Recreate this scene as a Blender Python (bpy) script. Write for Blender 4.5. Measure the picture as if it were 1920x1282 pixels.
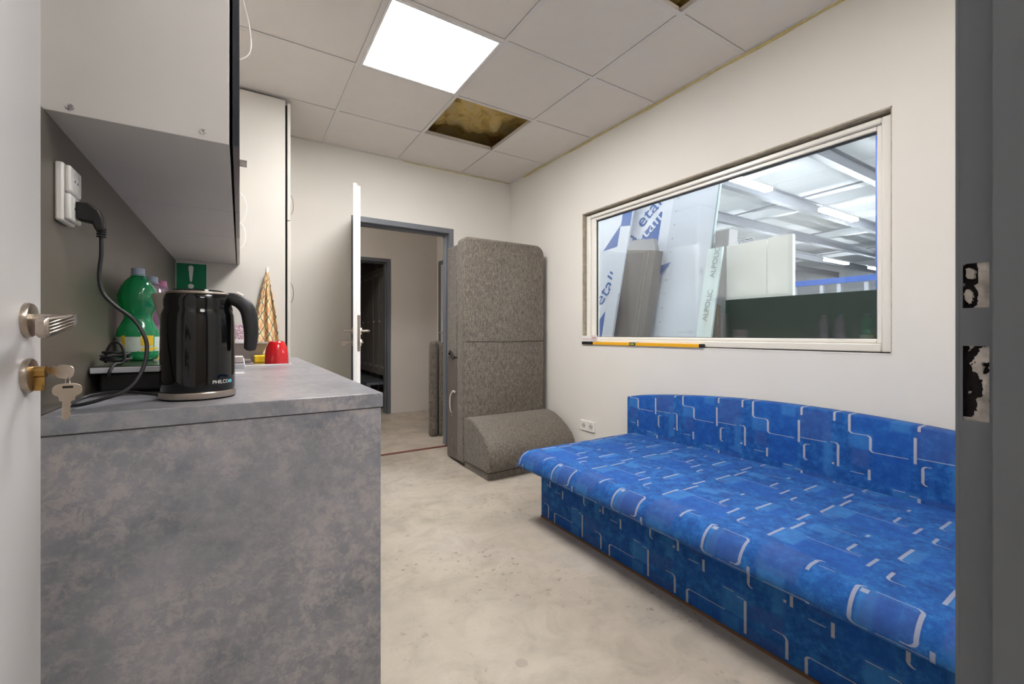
import bpy, bmesh, math, random
from mathutils import Vector, Matrix, noise
random.seed(4)
for o in list(bpy.data.objects): bpy.data.objects.remove(o)
S = bpy.context.scene
COL = S.collection
PI = math.pi
FH = 1.03                                  # eye height
# ------------------------------------------------------------------ camera, world, exposure
cd = bpy.data.cameras.new('camera'); cam = bpy.data.objects.new('camera', cd); COL.objects.link(cam)
cam.location = (0, 0, FH); cam.rotation_euler = (PI/2, 0, -math.radians(32.07))
cd.sensor_width = 36; cd.lens = 36*814/1920; cd.shift_y = -15/1920; cd.clip_start = .01; cd.clip_end = 200
S.camera = cam
W = bpy.data.worlds.new('world'); S.world = W; W.use_nodes = True
W.node_tree.nodes['Background'].inputs[0].default_value = (.8, .85, 1, 1)
W.node_tree.nodes['Background'].inputs[1].default_value = .25
S.view_settings.view_transform = 'Standard'; S.view_settings.look = 'None'
S.view_settings.exposure = 1.2; S.view_settings.gamma = 1
PANEL = 20.5; PANEL_UNSEEN = 9.0       # room LED panels: the visible one and the added unseen one
HALLWAY_FILL = 20.0      # lamp added to brighten the hallway
CORR_FILL = 7.0         # lamp added in the corridor behind the camera
TUBE = 110.0       # factory hall tubes

# ------------------------------------------------------------------ materials
def lin(c):
    return tuple((v/255/12.92 if v/255 <= .04045 else ((v/255+.055)/1.055)**2.4) for v in c)
class NT:
    def __init__(s, name):
        s.m = bpy.data.materials.new(name); s.m.use_nodes = True
        s.t = s.m.node_tree; s.n = s.t.nodes; s.l = s.t.links
        s.b = s.n['Principled BSDF']; s.out = s.n['Material Output']
    def node(s, typ, **kw):
        n = s.n.new(typ)
        for k, v in kw.items(): setattr(n, k, v)
        return n
    def put(s, sock, v):
        if hasattr(v, 'is_output') or hasattr(v, 'links'): s.l.new(v, sock)
        else: sock.default_value = v
    def math(s, op, a, b=None, c=None):
        n = s.node('ShaderNodeMath', operation=op)
        s.put(n.inputs[0], a)
        if b is not None: s.put(n.inputs[1], b)
        if c is not None: s.put(n.inputs[2], c)
        return n.outputs[0]
    def vmath(s, op, a, b=None):
        n = s.node('ShaderNodeVectorMath', operation=op)
        s.put(n.inputs[0], a)
        if b is not None: s.put(n.inputs[1], b)
        return n.outputs[0]
    def noise(s, scale, detail=4, rough=.55, vec=None, stretch=None, dist=0):
        n = s.node('ShaderNodeTexNoise'); n.inputs['Scale'].default_value = scale
        n.inputs['Detail'].default_value = detail; n.inputs['Roughness'].default_value = rough
        n.inputs['Distortion'].default_value = dist
        if vec is None:
            vec = s.coord()
        if stretch:
            mp = s.node('ShaderNodeMapping'); mp.inputs['Scale'].default_value = stretch
            s.l.new(vec, mp.inputs[0]); vec = mp.outputs[0]
        s.l.new(vec, n.inputs[0]); return n.outputs[0]
    def coord(s, k='Object'):
        if not hasattr(s, '_c'): s._c = s.node('ShaderNodeTexCoord')
        return s._c.outputs[k]
    def ramp(s, fac, stops):
        r = s.node('ShaderNodeValToRGB'); e = r.color_ramp.elements
        while len(e) < len(stops): e.new(.5)
        for i, (p, c) in enumerate(stops): e[i].position = p; e[i].color = (*c[:3], 1)
        s.l.new(fac, r.inputs[0]); return r.outputs[0]
    def mix(s, fac, a, b, mode='MIX'):
        n = s.node('ShaderNodeMix', data_type='RGBA', blend_type=mode)
        s.put(n.inputs[0], fac)
        for sock, v in ((n.inputs[6], a), (n.inputs[7], b)):
            if hasattr(v, 'links'): s.l.new(v, sock)
            else: sock.default_value = (*v[:3], 1)
        return n.outputs[2]
    def bump(s, h, strength=.2, dist=.002):
        n = s.node('ShaderNodeBump'); n.inputs['Strength'].default_value = strength
        n.inputs['Distance'].default_value = dist
        s.l.new(h, n.inputs['Height']); s.l.new(n.outputs[0], s.b.inputs['Normal'])
    def col(s, v):
        if hasattr(v, 'links'): s.l.new(v, s.b.inputs['Base Color'])
        else: s.b.inputs['Base Color'].default_value = (*v[:3], 1)

def M(name, rgb, rough=.5, metal=0., var=.04, scale=6, bump=0, bscale=80, coat=0):
    s = NT(name); c = lin(rgb)
    s.b.inputs['Roughness'].default_value = rough; s.b.inputs['Metallic'].default_value = metal
    if coat: s.b.inputs['Coat Weight'].default_value = coat
    if var:
        f = s.noise(scale, 3)
        s.col(s.ramp(f, [(.3, [x*(1-var) for x in c]), (.7, [min(1, x*(1+var)) for x in c])]))
    else: s.col(c)
    if bump: s.bump(s.noise(bscale, 4), bump, .001)
    return s.m
def EM(name, col, strength):
    m = bpy.data.materials.new(name); m.use_nodes = True; t = m.node_tree
    for n in list(t.nodes):
        if n.type != 'OUTPUT_MATERIAL': t.nodes.remove(n)
    e = t.nodes.new('ShaderNodeEmission'); e.inputs[0].default_value = (*col, 1); e.inputs[1].default_value = strength
    t.links.new(e.outputs[0], [n for n in t.nodes if n.type == 'OUTPUT_MATERIAL'][0].inputs[0]); return m
def SHEER(name, col, rough, gloss, diff=0.):
    """clear or tinted sheet: coloured transparency + gloss (+ a little body colour)"""
    s = NT(name); s.n.remove(s.b)
    tr = s.node('ShaderNodeBsdfTransparent'); tr.inputs[0].default_value = (*col, 1)
    gl = s.node('ShaderNodeBsdfGlossy'); gl.inputs['Roughness'].default_value = rough
    fr = s.node('ShaderNodeFresnel'); ge_ = s.node('ShaderNodeNewGeometry')
    s.l.new(s.math('MULTIPLY_ADD', ge_.outputs['Backfacing'], 1/1.5-1.5, 1.5), fr.inputs[0])
    fac = s.math('MULTIPLY', fr.outputs[0], gloss); fac = s.math('MINIMUM', fac, 1.0)
    base = tr.outputs[0]
    if diff:
        df = s.node('ShaderNodeBsdfDiffuse'); df.inputs[0].default_value = (*col, 1)
        mx = s.node('ShaderNodeMixShader'); mx.inputs[0].default_value = diff
        s.l.new(tr.outputs[0], mx.inputs[1]); s.l.new(df.outputs[0], mx.inputs[2]); base = mx.outputs[0]
    m2 = s.node('ShaderNodeMixShader'); s.l.new(fac, m2.inputs[0])
    s.l.new(base, m2.inputs[1]); s.l.new(gl.outputs[0], m2.inputs[2]); s.l.new(m2.outputs[0], s.out.inputs[0])
    return s.m

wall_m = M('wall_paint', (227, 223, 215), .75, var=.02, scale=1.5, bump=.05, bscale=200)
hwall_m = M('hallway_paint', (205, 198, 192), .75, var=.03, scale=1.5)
tile_m = M('ceiling_tile', (226, 219, 212), .85, var=.012, scale=9, bump=.12, bscale=260)
rail_m = M('ceiling_rail', (220, 215, 210), .5, var=0)
door_m = M('door_white', (202, 199, 198), .4, var=.01)
door_edge_m = M('door_leaf_white', (240, 238, 234), .35, var=.01)
frame_m = M('steel_frame_grey', (114, 118, 125), .42, var=.03)
dframe_m = M('steel_frame_dark', (94, 98, 104), .45, var=.03)
plaster_m = M('rough_plaster', (205, 198, 190), .9, var=.35, scale=60, bump=.6, bscale=90)
dark_m = M('dark_void', (28, 22, 22), .9, var=.2, scale=50)
nickel_m = M('brushed_nickel', (182, 172, 160), .3, 1, var=.05, scale=30)
satin_m = M('satin_steel', (226, 222, 216), .42, .85, var=.03)
chrome_m = M('chrome', (205, 205, 205), .12, 1, var=0)
brass_m = M('brass', (176, 140, 80), .3, 1, var=.06, scale=40)
key_m = M('key_nickel', (205, 192, 176), .35, 1, var=.05, scale=60)
white_pl = M('white_plastic', (235, 233, 229), .35, var=0)
black_pl = M('black_plastic', (26, 26, 28), .45, var=.1, scale=30)
black_gl = M('black_gloss', (9, 9, 10), .06, var=0, coat=0)
soft_bl = M('soft_black', (34, 34, 37), .5, var=.05, scale=20)
cab_m = M('cabinet_white', (198, 195, 192), .5, var=.015)
tall_m = M('cabinet_cream', (208, 204, 196), .5, var=.012)
cabd_m = M('cabinet_dark', (40, 42, 50), .25, var=.02)
cabg_m = M('cabinet_taupe', (122, 114, 106), .35, var=.03)
splash_m = M('backsplash_grey', (98, 91, 83), .38, var=.04, scale=3)
red_m = M('red_ceramic', (205, 28, 36), .12, var=.02, coat=.5)
yel_m = M('yellow_sponge', (240, 196, 40), .8, var=.1, scale=60, bump=.4, bscale=300)
grey_pl = M('grey_plastic', (146, 138, 136), .4, var=.03)
steel_m = M('sink_steel', (190, 188, 186), .25, 1, var=.04, scale=20)
level_m = M('level_yellow', (238, 176, 30), .4, var=.02)
green_m = M('sign_green', (0, 122, 80), .4, var=.01)
signw_m = M('sign_white', (226, 228, 224), .4, var=.01)
capblue_m = M('bottle_cap_pale', (176, 190, 212), .4, var=0)
cappink_m = M('bottle_cap_pink', (205, 130, 170), .4, var=0)
foam_m = M('pu_foam', (208, 192, 128), .9, var=.12, scale=40, bump=.8, bscale=80)
raw_m = M('raw_reveal', (176, 166, 148), .9, var=.22, scale=26, bump=.6, bscale=60)
thresh_m = M('threshold_brown', (112, 62, 52), .6, var=.15, scale=20)
pvc_m = M('window_pvc', (236, 232, 224), .3, var=.01)
gasket_m = M('gasket', (40, 42, 48), .6, var=0)
label_y = M('label_yellow', (226, 190, 40), .5, var=.08, scale=60)
label_w = M('label_pale', (190, 205, 195), .5, var=.12, scale=50)
hall_wh = M('hall_white', (232, 234, 238), .6, var=.02, scale=.6)
hall_fl = M('hall_floor', (120, 122, 120), .5, var=.1, scale=2)
beam_m = M('hall_beam', (160, 162, 170), .5, var=.03)
blue_st = M('blue_steel', (60, 90, 160), .45, var=.04)
panel_m = M('sheet_white', (196, 202, 216), .3, var=.02)
panel2_m = M('sheet_pale_green', (206, 220, 224), .3, var=.02)
film_m = M('film_white', (214, 218, 230), .3, var=.02)
filmb_m = M('film_blue', (48, 92, 168), .35, var=.04)
brown_m = M('profile_brown', (112, 104, 104), .45, var=.04)
greyb_m = M('box_grey', (150, 148, 152), .5, var=.04)
gboard_m = M('reflection_board', (36, 50, 44), .6, var=.08)
ink_m = M('pale_ink', (140, 156, 160), .6, var=0)
wood_m = M('timber', (150, 118, 84), .7, var=.15, scale=12)
vent_m = M('vent_pale', (190, 186, 180), .5)
locker_m = M('locker_grey', (128, 124, 120), .45, var=.03)
glass_m = SHEER('window_glass', (.97, .985, .98), 0.0, 1.3)
green_b = SHEER('green_bottle', (.04, .58, .25), .08, 1.5, .32)
pink_b = SHEER('pink_bottle', (.72, .5, .68), .08, 1.5, .3)
led_m = EM('led_panel', (1, .98, .975), PANEL); ledn_m = EM('led_panel_unseen', (1, .98, .975), PANEL_UNSEEN)
led2_m = EM('hallway_fill', (1, .95, .9), HALLWAY_FILL)
led3_m = EM('corridor_fill', (1, .98, .95), CORR_FILL)
fill_tube_m = EM('hall_tube_fill', (.93, .96, 1), 7)
tube_m = EM('hall_tube', (.93, .96, 1), TUBE)

def concrete():
    s = NT('concrete_floor'); s.b.inputs['Roughness'].default_value = .5
    a = s.noise(1.3, 6, .6); b = s.noise(6, 8, .65, dist=.6); c = s.noise(34, 6, .7)
    base = s.ramp(a, [(.32, lin((158, 150, 138))), (.5, lin((182, 171, 156))), (.7, lin((190, 182, 172)))])
    base = s.mix(s.ramp(b, [(.42, (0, 0, 0)), (.72, (.7, .7, .7))]), base, lin((150, 141, 128)))
    sp = s.ramp(c, [(.585, (0, 0, 0)), (.66, (.8, .8, .8))])
    big = s.ramp(s.noise(2.1, 3, .5), [(.47, (.15, .15, .15)), (.6, (1, 1, 1))])
    base = s.mix(s.math('MULTIPLY', sp, big), base, lin((120, 104, 90)))
    v = s.node('ShaderNodeTexVoronoi'); v.inputs['Scale'].default_value = 6.5; s.l.new(s.coord(), v.inputs[0])
    sep = s.node('ShaderNodeSeparateColor'); s.l.new(v.outputs['Color'], sep.inputs[0])
    thr = s.math('MULTIPLY', s.math('GREATER_THAN', sep.outputs[0], .72), s.math('LESS_THAN', v.outputs['Distance'], s.math('MULTIPLY', sep.outputs[1], .13)))
    base = s.mix(s.math('MULTIPLY', thr, .28), base, lin((118, 98, 82)))
    st = s.noise(22, 5, .7, stretch=(.12, 1, 1), dist=1.2)
    base = s.mix(s.ramp(st, [(.66, (0, 0, 0)), (.72, (.35, .35, .35))]), base, lin((215, 206, 192)))
    s.col(base); s.bump(c, .12, .002)
    s.l.new(s.ramp(b, [(.3, (.38,)*3), (.7, (.62,)*3)]), s.b.inputs['Roughness']); return s.m
floor_m = concrete()
def stone():
    s = NT('grey_stone_laminate'); s.b.inputs['Roughness'].default_value = .3
    a = s.noise(4.5, 9, .72, dist=.3); b = s.noise(30, 9, .82, dist=.25); c = s.noise(90, 5, .75)
    base = s.ramp(a, [(.36, lin((116, 119, 127))), (.5, lin((137, 138, 145))), (.64, lin((156, 154, 160)))])
    f = s.ramp(b, [(.47, (0, 0, 0)), (.58, (.85, .85, .85))])
    g = s.ramp(s.noise(2.3, 4, .6), [(.4, (.3, .3, .3)), (.62, (1, 1, 1))])
    base = s.mix(s.math('MULTIPLY', f, g), base, lin((180, 172, 171)))
    base = s.mix(s.ramp(b, [(.24, (.6, .6, .6)), (.4, (0, 0, 0))]), base, lin((110, 112, 119)))
    base = s.mix(s.ramp(c, [(.64, (0, 0, 0)), (.74, (.4, .4, .4))]), base, lin((70, 70, 76)))
    s.col(base); s.bump(c, .06, .001); return s.m
stone_m = stone()
def wool():
    s = NT('mineral_wool'); s.b.inputs['Roughness'].default_value = .9
    a = s.noise(5, 8, .65, dist=1.5)
    s.col(s.ramp(a, [(.3, lin((170, 130, 66))), (.5, lin((240, 208, 128))), (.62, lin((226, 206, 150))), (.75, lin((240, 234, 220)))]))
    s.bump(s.noise(12, 6, .7, dist=1), .7, .03); return s.m
wool_m = wool()
def weave():
    s = NT('grey_weave'); s.b.inputs['Roughness'].default_value = .85
    s.b.inputs['Sheen Weight'].default_value = .2
    v = s.coord()
    n1 = s.noise(420, 3, .7, stretch=(1, 1, .45)); n2 = s.noise(120, 4, .8, stretch=(1, 1, .22))
    w = s.node('ShaderNodeTexWave', wave_type='BANDS', bands_direction='DIAGONAL'); w.inputs['Scale'].default_value = 60
    w.inputs['Distortion'].default_value = 1.5; w.inputs['Detail'].default_value = 1; s.l.new(v, w.inputs[0])
    f = s.math('ADD', s.math('MULTIPLY', n1, .5), s.math('ADD', s.math('MULTIPLY', n2, .36), s.math('MULTIPLY', w.outputs['Fac'], .14)))
    s.col(s.ramp(f, [(.38, lin((44, 39, 34))), (.5, lin((90, 82, 73))), (.62, lin((158, 148, 134)))]))
    s.bump(f, .5, .003); return s.m
weave_m = weave()

def blue_fabric(name, kind):
    """printed upholstery: motif of wide uprights and thin cross lines, UV in centimetres"""
    s = NT(name); s.b.inputs['Roughness'].default_value = .9; s.b.inputs['Sheen Weight'].default_value = .03
    uv = s.coord('UV'); sp = s.node('ShaderNodeSeparateXYZ'); s.l.new(uv, sp.inputs[0])
    wob = s.noise(9, 2, .5, vec=s.coord())
    X = s.math('FLOORED_MODULO', s.math('ADD', sp.outputs[0], s.math('MULTIPLY', wob, .25)), 41.0)
    Y = s.math('FLOORED_MODULO', sp.outputs[1], 36.5)
    def vec(a, b):
        c = s.node('ShaderNodeCombineXYZ'); s.put(c.inputs[0], a); s.put(c.inputs[1], b); return c.outputs[0]
    def arcs(p, al, acc_w=.16):
        acc = None
        for cx_, cy_, r_, sx, sy in al:
            d = s.vmath('SUBTRACT', p, (cx_, cy_, 0)); ln = s.node('ShaderNodeVectorMath', operation='LENGTH'); s.l.new(d, ln.inputs[0])
            q = s.node('ShaderNodeSeparateXYZ'); s.l.new(d, q.inputs[0])
            wid = s.math('MULTIPLY_ADD', s.math('ABSOLUTE', q.outputs[0]), .2, .06)
            m = s.math('SUBTRACT', s.math('ABSOLUTE', s.math('SUBTRACT', ln.outputs['Value'], r_)), wid)
            m = s.math('MAXIMUM', m, s.math('MAXIMUM', s.math('MULTIPLY', q.outputs[0], -float(sx)), s.math('MULTIPLY', q.outputs[1], -float(sy))))
            acc = m if acc is None else s.math('MINIMUM', acc, m)
        mr = s.node('ShaderNodeMapRange', interpolation_type='SMOOTHSTEP'); s.l.new(acc, mr.inputs[0])
        mr.inputs[1].default_value = .12; mr.inputs[2].default_value = -.03; mr.inputs[3].default_value = 0; mr.inputs[4].default_value = 1
        return mr.outputs[0]
    P = vec(X, Y); PL = vec(X, s.math('SUBTRACT', sp.outputs[1], 68.0))
    def boxes(p, bs, soft=.12):
        acc = None
        for x0, x1, y0, y1 in bs:
            d = s.vmath('ABSOLUTE', s.vmath('SUBTRACT', p, ((x0+x1)/2, (y0+y1)/2, 0)))
            d = s.vmath('SUBTRACT', d, (abs(x1-x0)/2, abs(y1-y0)/2, 0))
            q = s.node('ShaderNodeSeparateXYZ'); s.l.new(d, q.inputs[0])
            m = s.math('MAXIMUM', q.outputs[0], q.outputs[1])
            acc = m if acc is None else s.math('MINIMUM', acc, m)
        mr = s.node('ShaderNodeMapRange', interpolation_type='SMOOTHSTEP'); s.l.new(acc, mr.inputs[0])
        mr.inputs[1].default_value = soft; mr.inputs[2].default_value = -soft*.2; mr.inputs[3].default_value = 0; mr.inputs[4].default_value = 1
        return mr.outputs[0]
    def V(x, a, b, w=.42): return (x-w, x+w, a, b)
    def Hh(y, a, b, w=.07): return (a, b, y-w, y+w)
    if kind == 'up':
        white = boxes(P, [V(1.7, 1.6, 7.8), Hh(.2, 3.1, 16.8), Hh(9, 3, 7.6), V(9, 10.4, 14.4), Hh(15.6, 10.4, 21), V(23, 7, 17),
            Hh(14.8, 23.6, 34), Hh(14.3, 35.8, 37.2), V(38.6, 15.7, 24.3), V(25.2, 18.8, 23.2), Hh(17.4, 26.6, 27.6),
            (36.3, 37.1, 23.1, 23.9), Hh(25.3, 2.3, 6.8), V(8.6, 23, 27.2), Hh(28.9, 16.3, 20), Hh(29.8, 21.3, 23.5), V(24.1, 30, 36.5), V(24.1, 0, 4.4),
            Hh(34.4, 33, 35.6), V(37.2, 36, 36.5), V(37.2, 0, 4.8)])
        white = s.math('MAXIMUM', white, arcs(P, [(3.1, 1.6, 1.4, -1, -1), (3.1, 7.6, 1.4, -1, 1), (7.6, 10.4, 1.4, 1, -1), (10.4, 14.2, 1.4, -1, 1), (37.2, 15.7, 1.4, 1, -1), (26.6, 18.8, 1.4, -1, -1), (26.6, 23.2, 1.4, -1, 1), (35.7, 35.9, 1.5, 1, -1)]))
        teal = boxes(P, [(2, 9, 9, 14.5), (16, 21, 1.5, 5), (33.5, 36, 11, 28), (16.5, 24, 29, 36.5)], 1.6)
        purp = boxes(P, [(23.5, 36, 2, 14), (3, 8, 16, 22), (26, 36, 30, 35)], 1.)
        deep = boxes(P, [(3, 22, 1, 15), (10, 22, 16, 28)], 1.)
    else:
        wseat = boxes(P, [V(21.7, 1.6, 4), V(32.6, 2.4, 13.2), Hh(13.4, 32.8, 35), V(4, 1, 9.6), V(6.4, 9.6, 19.2), V(5, 20.6, 31), Hh(31.4, 5, 10.5),
            V(22.2, 13, 18.4), Hh(19.8, 23.6, 26), V(29.2, 18, 25.4), V(34.5, 23.6, 27.6), Hh(29, 36, 38.6), Hh(21, 12, 26, .08), Hh(6, 13, 20, .07)])
        wseat = s.math('MAXIMUM', wseat, arcs(P, [(23.6, 18.4, 1.4, -1, 1), (36, 27.6, 1.4, -1, 1), (34, 12.2, 1.4, -1, 1), (6.4, 30.2, 1.4, -1, 1)]))
        wlip = boxes(PL, [V(20.6, 3, 9), Hh(5, 22, 26), V(31.7, 7.5, 15.8), Hh(17.3, 33.3, 35.5), (32.6, 34.2, 7, 8.5), Hh(6.4, 35.3, 41), Hh(6.4, 0, 1.8),
            V(3.4, 8, 14.8), Hh(16.3, .6, 1.8), Hh(17.2, 37, 41), Hh(17.2, 0, 5.5), V(6.2, 15.3, 18.2), Hh(17.5, 10.5, 22), V(22.2, 17.5, 19.5)])
        wlip = s.math('MAXIMUM', wlip, arcs(PL, [(33.3, 7.6, 1.6, -1, -1), (33.3, 15.7, 1.6, -1, 1), (1.8, 8, 1.6, 1, -1), (1.8, 14.7, 1.6, 1, 1), (22.1, 3.2, 1.5, -1, -1)]))
        sel = s.math('GREATER_THAN', sp.outputs[1], 67.0)
        inv = s.math('SUBTRACT', 1.0, sel)
        white = s.math('ADD', s.math('MULTIPLY', wlip, sel), s.math('MULTIPLY', wseat, inv))
        teal = boxes(P, [(6, 12, 20, 30), (33, 36, 2, 12), (9, 16, 8, 13)], 1.)
        purp = boxes(PL, [(34, 41, 7, 16), (0, 3, 7, 16), (8, 19, 2, 14)], 1.)
        deep = boxes(P, [(12, 30, 20, 34), (36, 41, 4, 14)], 1.)
    mott = s.noise(26, 8, .8); patchy = s.math('MULTIPLY', s.noise(14, 5, .7), 1.6); fine = s.noise(400, 2, .6)
    base = s.ramp(mott, [(.34, lin((4, 56, 120))), (.5, lin((10, 82, 154))), (.66, lin((40, 112, 178)))])
    base = s.mix(s.math('MULTIPLY', s.math('MULTIPLY', deep, patchy), .6), base, lin((4, 76, 160)))
    base = s.mix(s.math('MULTIPLY', s.math('MULTIPLY', teal, patchy), .5), base, lin((60, 128, 190)))
    base = s.mix(s.math('MULTIPLY', s.math('MULTIPLY', purp, patchy), .55), base, lin((56, 78, 140)))
    base = s.mix(s.math('MULTIPLY', white, .68 if kind == 'up' else .46), base, lin((196, 192, 188)))
    s.col(base); s.bump(fine, .25, .001); return s.m
blue_up = blue_fabric('blue_print_upright', 'up')
blue_seat = blue_fabric('blue_print_seat', 'seat')
def towel_mat():
    s = NT('checked_cloth'); s.b.inputs['Roughness'].default_value = .9
    uv = s.coord('UV'); sp = s.node('ShaderNodeSeparateXYZ'); s.l.new(uv, sp.inputs[0])
    def lines(a, b, per, off, w):
        d = s.math('ADD', s.math('MULTIPLY', sp.outputs[0], a), s.math('MULTIPLY', sp.outputs[1], b))
        d = s.math('FLOORED_MODULO', s.math('ADD', d, off), per); return s.math('LESS_THAN', d, w)
    base = lin((236, 218, 168))
    c = s.mix(s.math('MULTIPLY', lines(1, .9, .16, 0, .045), .6), base, lin((226, 130, 96)))
    c = s.mix(s.math('MULTIPLY', lines(-1, .9, .16, .05, .04), .55), c, lin((232, 160, 104)))
    c = s.mix(s.math('MULTIPLY', lines(1, .9, .16, .09, .018), .85), c, lin((88, 96, 92)))
    c = s.mix(s.math('MULTIPLY', lines(-1, .9, .16, .12, .016), .85), c, lin((92, 100, 104)))
    s.col(c); s.bump(s.noise(300, 3), .3, .001); return s.m
towel_m = towel_mat()

# ------------------------------------------------------------------ object helpers
def obj(name, bm, mat, parent=None, bevel=0, smooth=False, seg=2, ang=35):
    bmesh.ops.recalc_face_normals(bm, faces=bm.faces) if not getattr(bm, '_keep', False) else None
    xs = [v.co for v in bm.verts]
    c = Vector(((min(v.x for v in xs)+max(v.x for v in xs))/2, (min(v.y for v in xs)+max(v.y for v in xs))/2, min(v.z for v in xs)))
    for v in bm.verts: v.co -= c
    me = bpy.data.meshes.new(name); bm.to_mesh(me); bm.free()
    o = bpy.data.objects.new(name, me); COL.objects.link(o); o.location = c
    for m in (mat if isinstance(mat, (list, tuple)) else [mat]): me.materials.append(m)
    if smooth:
        for p in me.polygons: p.use_smooth = True
        if smooth != 'all': me.set_sharp_from_angle(angle=math.radians(ang))
    if bevel:
        b = o.modifiers.new('bevel', 'BEVEL'); b.width = bevel; b.segments = seg; b.limit_method = 'ANGLE'; b.angle_limit = math.radians(40)
        for p in me.polygons: p.use_smooth = True
        me.set_sharp_from_angle(angle=math.radians(30))
        b.harden_normals = False
    if parent is not None:
        o.parent = parent
        q = parent; off = Vector((0, 0, 0))
        while q is not None: off += Vector(q.get('_w', q.location)) if False else q.location; q = q.parent
        o.location = c - off
    return o
def tag(o, label=None, cat=None, group=None, kind=None):
    if label: o['label'] = label
    if cat: o['category'] = cat
    if group: o['group'] = group
    if kind: o['kind'] = kind
    return o
def thing(name, label, cat, loc, group=None):
    o = bpy.data.objects.new(name, None); COL.objects.link(o); o.location = loc; o.empty_display_size = .05
    return tag(o, label, cat, group)
def setting(name, loc=(0, 0, 0)):
    o = bpy.data.objects.new(name, None); COL.objects.link(o); o.location = loc; o['kind'] = 'structure'; return o
def struct(name, bm, mat, parent=None, **k):
    o = obj(name, bm, mat, parent, **k)
    if parent is None: o['kind'] = 'structure'
    return o
def B(*bs):
    bm = bmesh.new()
    for b in bs: addbox(bm, *b)
    return bm
def addbox(bm, x0, x1, y0, y1, z0, z1, mtx=None):
    vs = [bm.verts.new((x, y, z)) for x in (x0, x1) for y in (y0, y1) for z in (z0, z1)]
    for f in ((0, 1, 3, 2), (4, 6, 7, 5), (0, 4, 5, 1), (2, 3, 7, 6), (0, 2, 6, 4), (1, 5, 7, 3)):
        bm.faces.new([vs[i] for i in f])
    if mtx:
        for v in vs: v.co = mtx @ v.co
    return vs
def prism(pts, lo, hi, axis, bm=None):
    """closed outline pts (a,b) extruded along axis: 'x': (lo,a,b) 'y': (a,.,b) 'z': (a,b,.)"""
    bm = bm or bmesh.new()
    def P(a, b, t): return {'x': (t, a, b), 'y': (a, t, b), 'z': (a, b, t)}[axis]
    A = [bm.verts.new(P(a, b, lo)) for a, b in pts]; Bv = [bm.verts.new(P(a, b, hi)) for a, b in pts]
    bm.faces.new(A); bm.faces.new(Bv[::-1]); n = len(pts)
    for i in range(n): bm.faces.new([A[i], Bv[i], Bv[(i+1) % n], A[(i+1) % n]])
    return bm
def lathe(prof, cx, cy, n=40, bm=None, a0=0):
    bm = bm or bmesh.new(); rings = []
    for r, z in prof:
        if r < 1e-6: rings.append([bm.verts.new((cx, cy, z))])
        else: rings.append([bm.verts.new((cx+r*math.cos(a0+2*PI*i/n), cy+r*math.sin(a0+2*PI*i/n), z)) for i in range(n)])
    for p, q in zip(rings, rings[1:]):
        if len(p) == 1 and len(q) == 1: continue
        for i in range(n):
            j = (i+1) % n
            if len(p) == 1: bm.faces.new([p[0], q[i], q[j]])
            elif len(q) == 1: bm.faces.new([p[i], p[j], q[0]])
            else: bm.faces.new([p[i], p[j], q[j], q[i]])
    return bm
def spline(pts, per=8):
    P = [Vector(p) for p in pts]; out = []
    P = [P[0]*2-P[1]] + P + [P[-1]*2-P[-2]]
    for i in range(1, len(P)-2):
        for k in range(per):
            t = k/per; a, b, c, d = P[i-1:i+3]
            out.append(.5*((2*b)+(c-a)*t+(2*a-5*b+4*c-d)*t*t+(-a+3*b-3*c+d)*t*t*t))
    out.append(P[-2]); return out
def tube(pts, rad, n=10, per=8, bm=None, raw=False, flat=1.):
    bm = bm or bmesh.new(); P = [Vector(p) for p in pts] if raw else spline(pts, per); rings = []
    up = Vector((0, 0, 1)); N = len(P)
    for i, p in enumerate(P):
        t = (P[min(i+1, N-1)]-P[max(i-1, 0)]).normalized()
        if abs(t.dot(up)) > .98: up = Vector((1, 0, 0)) if i == 0 else up
        s = t.cross(up).normalized(); u = s.cross(t).normalized(); up = u
        r = rad(i/(N-1)) if callable(rad) else rad
        rings.append([bm.verts.new(p+s*r*math.cos(2*PI*k/n)*flat+u*r*math.sin(2*PI*k/n)) for k in range(n)])
    for a, b in zip(rings, rings[1:]):
        for k in range(n): bm.faces.new([a[k], a[(k+1) % n], b[(k+1) % n], b[k]])
    bm.faces.new(rings[0][::-1]); bm.faces.new(rings[-1]); return bm
def text_bm(body, size, fn, extrude=.0005, align='LEFT', space=1.0, spacing=None):
    cu = bpy.data.curves.new('t', 'FONT'); cu.body = body; cu.size = size; cu.extrude = extrude; cu.align_x = align
    cu.resolution_u = 3
    if spacing: cu.space_character = spacing
    o = bpy.data.objects.new('t', cu); COL.objects.link(o)
    dg = bpy.context.evaluated_depsgraph_get(); dg.update()
    me = bpy.data.meshes.new_from_object(o.evaluated_get(dg))
    bpy.data.objects.remove(o); bm = bmesh.new(); bm.from_mesh(me); bpy.data.meshes.remove(me)
    for v in bm.verts: v.co = fn(v.co.copy())
    return bm
def copy_tree(o, parent=None):
    c = o.copy(); COL.objects.link(c)
    if parent is not None: c.parent = parent
    for ch in list(o.children): copy_tree(ch, c)
    return c

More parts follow.
